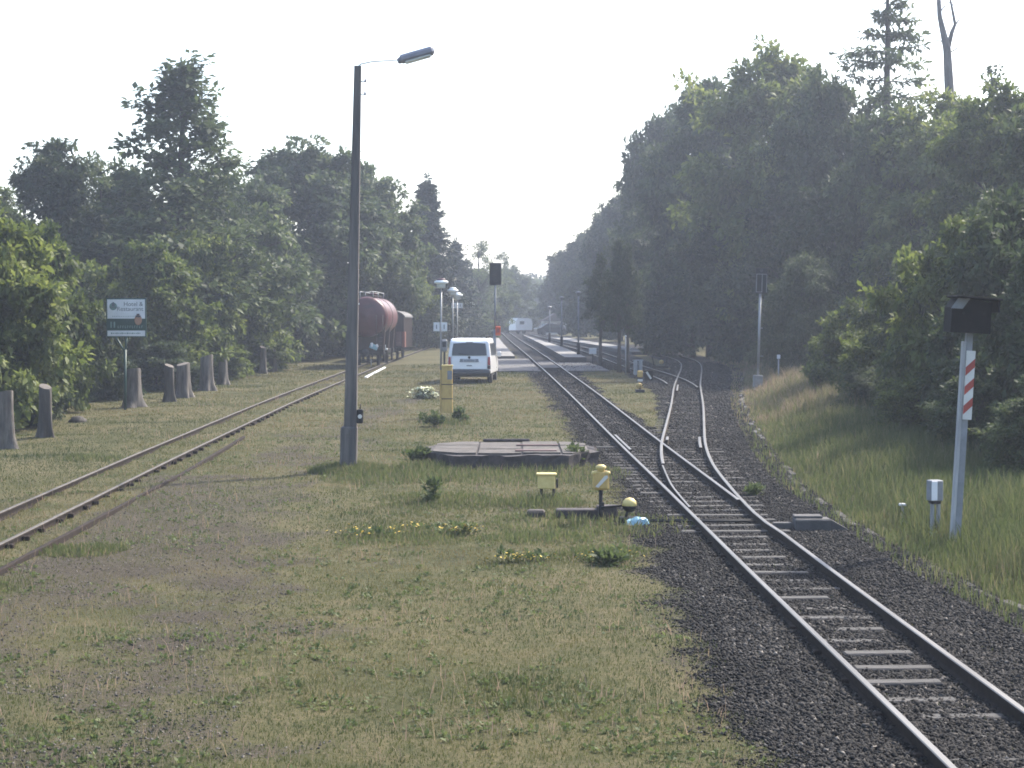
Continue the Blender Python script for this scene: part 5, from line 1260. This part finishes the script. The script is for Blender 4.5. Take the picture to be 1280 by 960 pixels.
tree('dark2', 986, 236, 92, 150, 'shaded tree right of the slim signal below the highest crown', group=RG)
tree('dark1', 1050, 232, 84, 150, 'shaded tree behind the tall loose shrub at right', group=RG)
tree('pine_tall', 1106, -85, 92, 190, 'tall thin conifer with open tiers reaching above the picture', name='conifer_tree')
tree('dome3', 1178, 132, 80, 200, 'leafy tree below the bare forked trunk', group=RG)
tree('dome2', 1106, 152, 82, 150, 'leafy tree at the foot of the tall thin conifer', group=RG)
tree('dome3', 1252, 122, 66, 185, 'broad leafy tree above the striped mast', group=RG)
tree('dome1', 1315, 140, 56, 170, 'leafy tree cut by the right edge of the picture', group=RG)
BG = 'shrubs in front of the right wood'
tree('dome2', 1214, 150, 82, 150, 'leafy tree between the bare forked trunk and the right edge', group=RG)
S = dict(cat='shrub', name='shrub', group=BG)
tree('willow', 1004, 326, 74, 110, 'tall loose dull green shrub right of the slim signal', **S)
tree('bush1', 1066, 380, 58, 105, 'leafy shrub with upright shoots between loose shrub and mast', **S)
tree('bush3', 1112, 392, 52, 125, 'low shrub with pale shoots left of the striped mast', **S)
tree('willow', 1152, 338, 48, 150, 'shrub directly behind the grey junction cabinet', **S)
tree('bush3', 1200, 286, 45, 175, 'tall shrub directly behind the black lantern', **S)
tree('bush2', 1264, 262, 41, 205, 'tall shaded shrub right of the black lantern', **S)
tree('bush2', 1240, 425, 38.5, 160, 'low shrub behind the foot of the striped mast', **S)
tree('bush2', 1338, 285, 36, 215, 'dense shrub filling the right edge of the picture', **S)
tree('bush2', 1318, 470, 32.5, 140, 'low shrub at the right edge just above the bank grass', **S)
tree('willow', 1094, 462, 50, 100, 'low loose shrub spilling onto the bank well left of the grey junction cabinet', **S)
tree('bush3', 1152, 466, 43.5, 115, 'low leafy shrub on the bank behind and left of the grey junction cabinet', **S)
tree('bush2', 1218, 478, 36.5, 120, 'low shrub on the bank close behind the shaft of the striped mast', **S)
tree('bush2', 1290, 500, 31.5, 120, 'lowest shrub on the bank right of the striped mast', **S)
IG = 'dark trunked trees on the island'
for u_, Y_, vt, w_, lb in ((750.5, 98, 318, 46, 'slim dark trunked tree on the island, left one of three'), (774, 88.6, 300, 50, 'thick dark trunked tree on the island, middle of three'), (784.5, 88.2, 308, 46, 'dark trunked tree right behind the thin pale pole on the island')):
    tree('island_pine', u_, vt, Y_, w_, lb, group=IG, name='pine_tree')
# bare forked trunk and ivy topped snag
Yt = 86; g = gp(x_at(1190, Yt), Yt); k = Yt / F; zt = lambda v: height_at(v, Yt) - g.z; xo = lambda u: (u - 1190) * k
t = thing('bare_tree', 'bare grey forked trunk rising above the leaves beside the tall conifer', 'tree', g)
mb = MB(); mb.tube([(0, 0, -.2), (xo(1190), 0, zt(260)), (xo(1184), 0, zt(110)), (xo(1181), 0, zt(62)), (xo(1172), .1, zt(20)), (xo(1168), .1, zt(-45))], [.34, .28, .24, .20, .12, .09], 12); mb.build('trunk', M['bark_pale'], t)
for pts_, r_ in ((((1181, 66), (1187, 40), (1191, 30), (1186, 5), (1180, -20)), .13), (((1188, 36), (1196, 24), (1197, 18)), .05), (((1179, 52), (1165, 50), (1158, 42)), .04), (((1184, 66), (1194, 60), (1206, 57), (1214, 60)), .04), (((1172, 15), (1182, 2), (1192, 8), (1196, 24)), .04)):
    mb = MB(); n = len(pts_); mb.tube([(xo(a), .05, zt(b)) for a, b in pts_], [r_ * (1 - .75 * i / (n - 1)) for i in range(n)], 7); mb.build('branch', M['bark_pale'], t)
Yt = 84; g = gp(x_at(1237, Yt), Yt); k = Yt / F
t = thing('snag', 'broken trunk with an ivy tuft on top right of the bare forked trunk', 'tree', g)
zt = lambda v: height_at(v, Yt) - g.z
mb = MB(); mb.tube([(.1, 0, -.2), (0, 0, zt(250)), (-.02, 0, zt(130)), (.06, 0, zt(97))], [.3, .24, .17, .11], 10); mb.build('trunk', M['bark_pale'], t)
rng = np.random.default_rng(4); c = np.stack([rng.normal(.05, .12, 16), rng.normal(0, .12, 16), zt(100) + rng.normal(0, .5, 16)], -1)
v, f, tt = leaf_quads(c, np.tile([0, 0, 1.], (16, 1)), rng, 20, np.full(16, .3), .2, tint_c=np.full(16, .4)); link_mesh('ivy', fast_mesh('ivy', v, f, tt), M['leaf_dark'], t)

def wood_mass(name, spots, leaf, mat, seed, per=30, ncl=110):
    rng = np.random.default_rng(seed); V = []; T = []
    for X_, Y_, H, R_ in spots:
        g = gp(X_, Y_); c, nr, rc = crown_clumps(rng, H, 0, R_, env_bush, ncl, R_ * .27, .34, .45)
        v, f, tt = leaf_quads(c + np.array(g), nr, rng, per, rc, leaf, tint_c=.2 + .45 * rng.random(len(c))); V.append(v); T.append(tt)
    v = np.concatenate(V); f = np.arange(len(v)).reshape(-1, 4)
    return tag(link_mesh(name, fast_mesh(name, v, f, np.concatenate(T)), M[mat]), kind='stuff')
sp = []
for i in range(26): 
    y_ = 52 + i * 4.2; sp.append((-21 - rnd.uniform(0, 5), y_, rnd.uniform(6, 8.5), rnd.uniform(3, 4)))
wood_mass('background_wood', sp, .42, 'leaf_dark', 41)
sp = []
for i in range(34):
    y_ = 34 + i * 3.6; sp.append((float(kerb_x(y_)) + 11 + rnd.uniform(0, 5) - (3 if y_ > 100 else 0), y_, rnd.uniform(8, 11) * (1 if y_ < 120 else .8), rnd.uniform(3, 4.2)))
wood_mass('background_wood', sp, .42, 'leaf_dark', 42)
sp = []
for i in range(46):
    x_ = -75 + i * 3.6 + rnd.uniform(-1, 1); sp.append((x_, rnd.uniform(345, 400), rnd.uniform(9.5, 12), rnd.uniform(4, 5.5)))
wood_mass('background_wood', sp, .8, 'leaf_dark', 43, per=26, ncl=90)

rng = np.random.default_rng(19); c = np.stack([WX, WY, gz(WX, WY) + relief(WX, WY) + .012], -1)
v, f, tt = leaf_quads(c, np.tile([0, 0, .3], (len(c), 1)), rng, 9, rng.uniform(.02, .07, len(c)) * np.interp(WY, [12, 60], [1, 2.2]), .045, .3, -.1, .2 + .6 * rng.random(len(c)), wide=.6)
tag(link_mesh('ground_weed_leaves', fast_mesh('ground_weed_leaves', v, f, tt), M['weed_leaf']), kind='stuff')
# shrub in the planter, weeds and flowers
rng = np.random.default_rng(9)
def clump(n, r, h):
    c = np.stack([rng.normal(0, r * .5, n), rng.normal(0, r * .5, n), rng.uniform(.1, 1, n) * h], -1); return c, np.tile([0, 0, 1.], (n, 1))
c, nr = clump(40, .45, .45); c[:, 2] += .52
v, f, tt = leaf_quads(c, nr, rng, 30, np.full(40, .16), .11, tint_c=np.full(40, .9)); link_mesh('shrub', fast_mesh('shrub', v, f, tt), M['grass_blade'], planter_root)
def flower_plant(u, v_, label, petal, n, r, h, sz, group=None, leafn=30, low=.9):
    X_, Y_ = survey(u, v_); t = thing('flower_clump', label, 'flowers', gp(X_, Y_), group=group)
    c, nr = clump(leafn, r, h); c[:, 0] *= 1.5
    a, f, tt = leaf_quads(c, nr, rng, 22, np.full(leafn, .10), .09, tint_c=np.full(leafn, .5), droop=-.3); link_mesh('leaves', fast_mesh('leaves', a, f, tt), M['weed_leaf'], t)
    mb = MB()
    for i in range(n):
        x_, y_ = rng.normal(0, r * .8), rng.normal(0, r * .45); z_ = h * rng.uniform(low, 1.3) * (1 - .4 * (x_ / (r * 2)) ** 2); s = sz * rng.uniform(.7, 1.3)
        ti = Matrix.Rotation(rng.normal(0, .4), 4, 'X') @ Matrix.Rotation(rng.normal(0, .4), 4, 'Y')
        mb.lathe([(0, .2 * s), (s * .55, .22 * s), (s, .12 * s), (s * .5, -.1 * s), (0, -.12 * s)], 6, Matrix.Translation((x_, y_, z_)) @ ti, 0, False)
        mb.tube([(x_, y_, z_ - .1 * s), (x_ * .8, y_ * .8, .0)], .004, 3, 1, cap=False)
    mb.build('blossoms', [petal, M['weed_leaf']], t)
    return t
YG = 'yellow flower clumps in the turf'
flower_plant(470, 671, 'sparse yellow flower clump at the left, below the lamp post foot', M['flower_yellow'], 46, .42, .13, .019, YG, 4, .5)
flower_plant(575, 668, 'dense yellow flower clump below the left half of the slab deck', M['flower_yellow'], 70, .24, .14, .019, YG, 5, .5)
flower_plant(520, 664, 'faint yellow flower clump between the two left flower clumps', M['flower_yellow'], 18, .30, .11, .017, YG, 2, .5)
flower_plant(652, 703, 'yellow flower clump nearest the camera in the turf', M['flower_yellow'], 40, .28, .12, .018, YG, 4, .5)
flower_plant(762, 702, 'yellow flower clump over dark leaves below the points lever', M['flower_yellow'], 50, .30, .13, .019, YG, 6, .5)
flower_plant(530, 499, 'bright clump of white daisies left of the yellow cabinet', M['flower_white'], 260, .30, .36, .05, None, 5, .2)
def weed(u, v_, label, n, r, h, mat='weed_leaf', group='dark weeds in the turf'):
    X_, Y_ = survey(u, v_); t = thing('weed', label, 'plant', gp(X_, Y_), group=group)
    c, nr = clump(n, r, h)
    a, f, tt = leaf_quads(c, nr, rng, 26, np.full(n, .12), .13, tint_c=np.full(n, .35), droop=-.5, wide=.4); link_mesh('leaves', fast_mesh('leaves', a, f, tt), M[mat], t)
    mb = MB()
    for i in range(min(7, n)): mb.tube([(c[i, 0] * .3, c[i, 1] * .3, 0), tuple(c[i])], .006, 4, cap=False)
    mb.build('stems', M['weed_leaf'], t)
weed(541, 533, 'dark leafy weed at the left of the yellow cabinet leg', 16, .20, .36)
weed(577, 527, 'dark leafy weed at the right of the yellow cabinet leg', 13, .18, .30)
weed(542, 628, 'single upright weed in front of the left end of the slab deck', 6, .08, .34)
weed(524, 582, 'bushy weed against the left end of the slab deck', 12, .25, .32)
weed(722, 583, 'tall thin weed growing over the front of the slab deck', 9, .12, .45)
weed(755, 706, 'low dark weed nearest the camera under the yellow flowers', 7, .14, .10)
weed(940, 620, 'low weed tuft in the ballast left of the trough cover', 5, .1, .1)

# ------------------------------------------------------------------ haze
mb = MB(); mb.box((0, 470, 15.5), (900, 1080, 37))
hz = mb.build('haze', [], None) if False else link_mesh('haze', mb.mesh('haze'), [])
m, nt, out = nodes('morning_haze'); vol = N(nt, 'ShaderNodeVolumePrincipled', Density=.0008); vol.inputs['Color'].default_value = (.74, .83, 1.0, 1); vol.inputs['Anisotropy'].default_value = .35
nt.links.new(vol.outputs[0], out.inputs['Volume']); hz.data.materials.append(m); tag(hz, kind='stuff')

# ------------------------------------------------------------------ daylight
AZ, EL = math.radians(46), math.radians(43)
w = bpy.data.worlds.new('World'); SC.world = w; w.use_nodes = True; nt = w.node_tree
bg = nt.nodes['Background']; sky = nt.nodes.new('ShaderNodeTexSky'); sky.sky_type = 'NISHITA'; sky.sun_disc = False
sky.sun_elevation = EL; sky.sun_rotation = AZ; sky.air_density = 1.0; sky.dust_density = 2.5; sky.ozone_density = 1.0
nt.links.new(sky.outputs[0], bg.inputs['Color']); bg.inputs['Strength'].default_value = .15
sl = bpy.data.lights.new('sun', 'SUN'); sl.energy = 3.5; sl.angle = math.radians(3.0); sl.color = (1, .93, .82)
so = bpy.data.objects.new('sun', sl); COL.objects.link(so)
d = Vector((math.sin(AZ) * math.cos(EL), math.cos(AZ) * math.cos(EL), math.sin(EL)))
so.rotation_euler = d.to_track_quat('Z', 'Y').to_euler(); so.location = (20, 60, 60)

# ------------------------------------------------------------------ camera and output
cam = bpy.data.cameras.new('camera'); cam.sensor_width = 36; cam.lens = 36 * F / 1280; cam.clip_end = 3000; cam.clip_start = .1
co = bpy.data.objects.new('camera', cam); COL.objects.link(co); co.location = (0, 0, CZ); co.rotation_euler = (PI / 2 - TH, 0, 0)
SC.camera = co
SC.render.engine = 'CYCLES'; SC.cycles.use_denoising = True
SC.cycles.max_bounces = 6; SC.cycles.diffuse_bounces = 3; SC.cycles.transmission_bounces = 4; SC.cycles.volume_bounces = 0; SC.cycles.transparent_max_bounces = 4
SC.cycles.filter_width = 1.75; SC.cycles.use_adaptive_sampling = True; SC.cycles.adaptive_threshold = .02
SC.view_settings.view_transform = 'Standard'; SC.view_settings.look = 'None'; SC.view_settings.exposure = 1.55; SC.view_settings.gamma = 1.0; SC.view_settings.use_curve_mapping = False
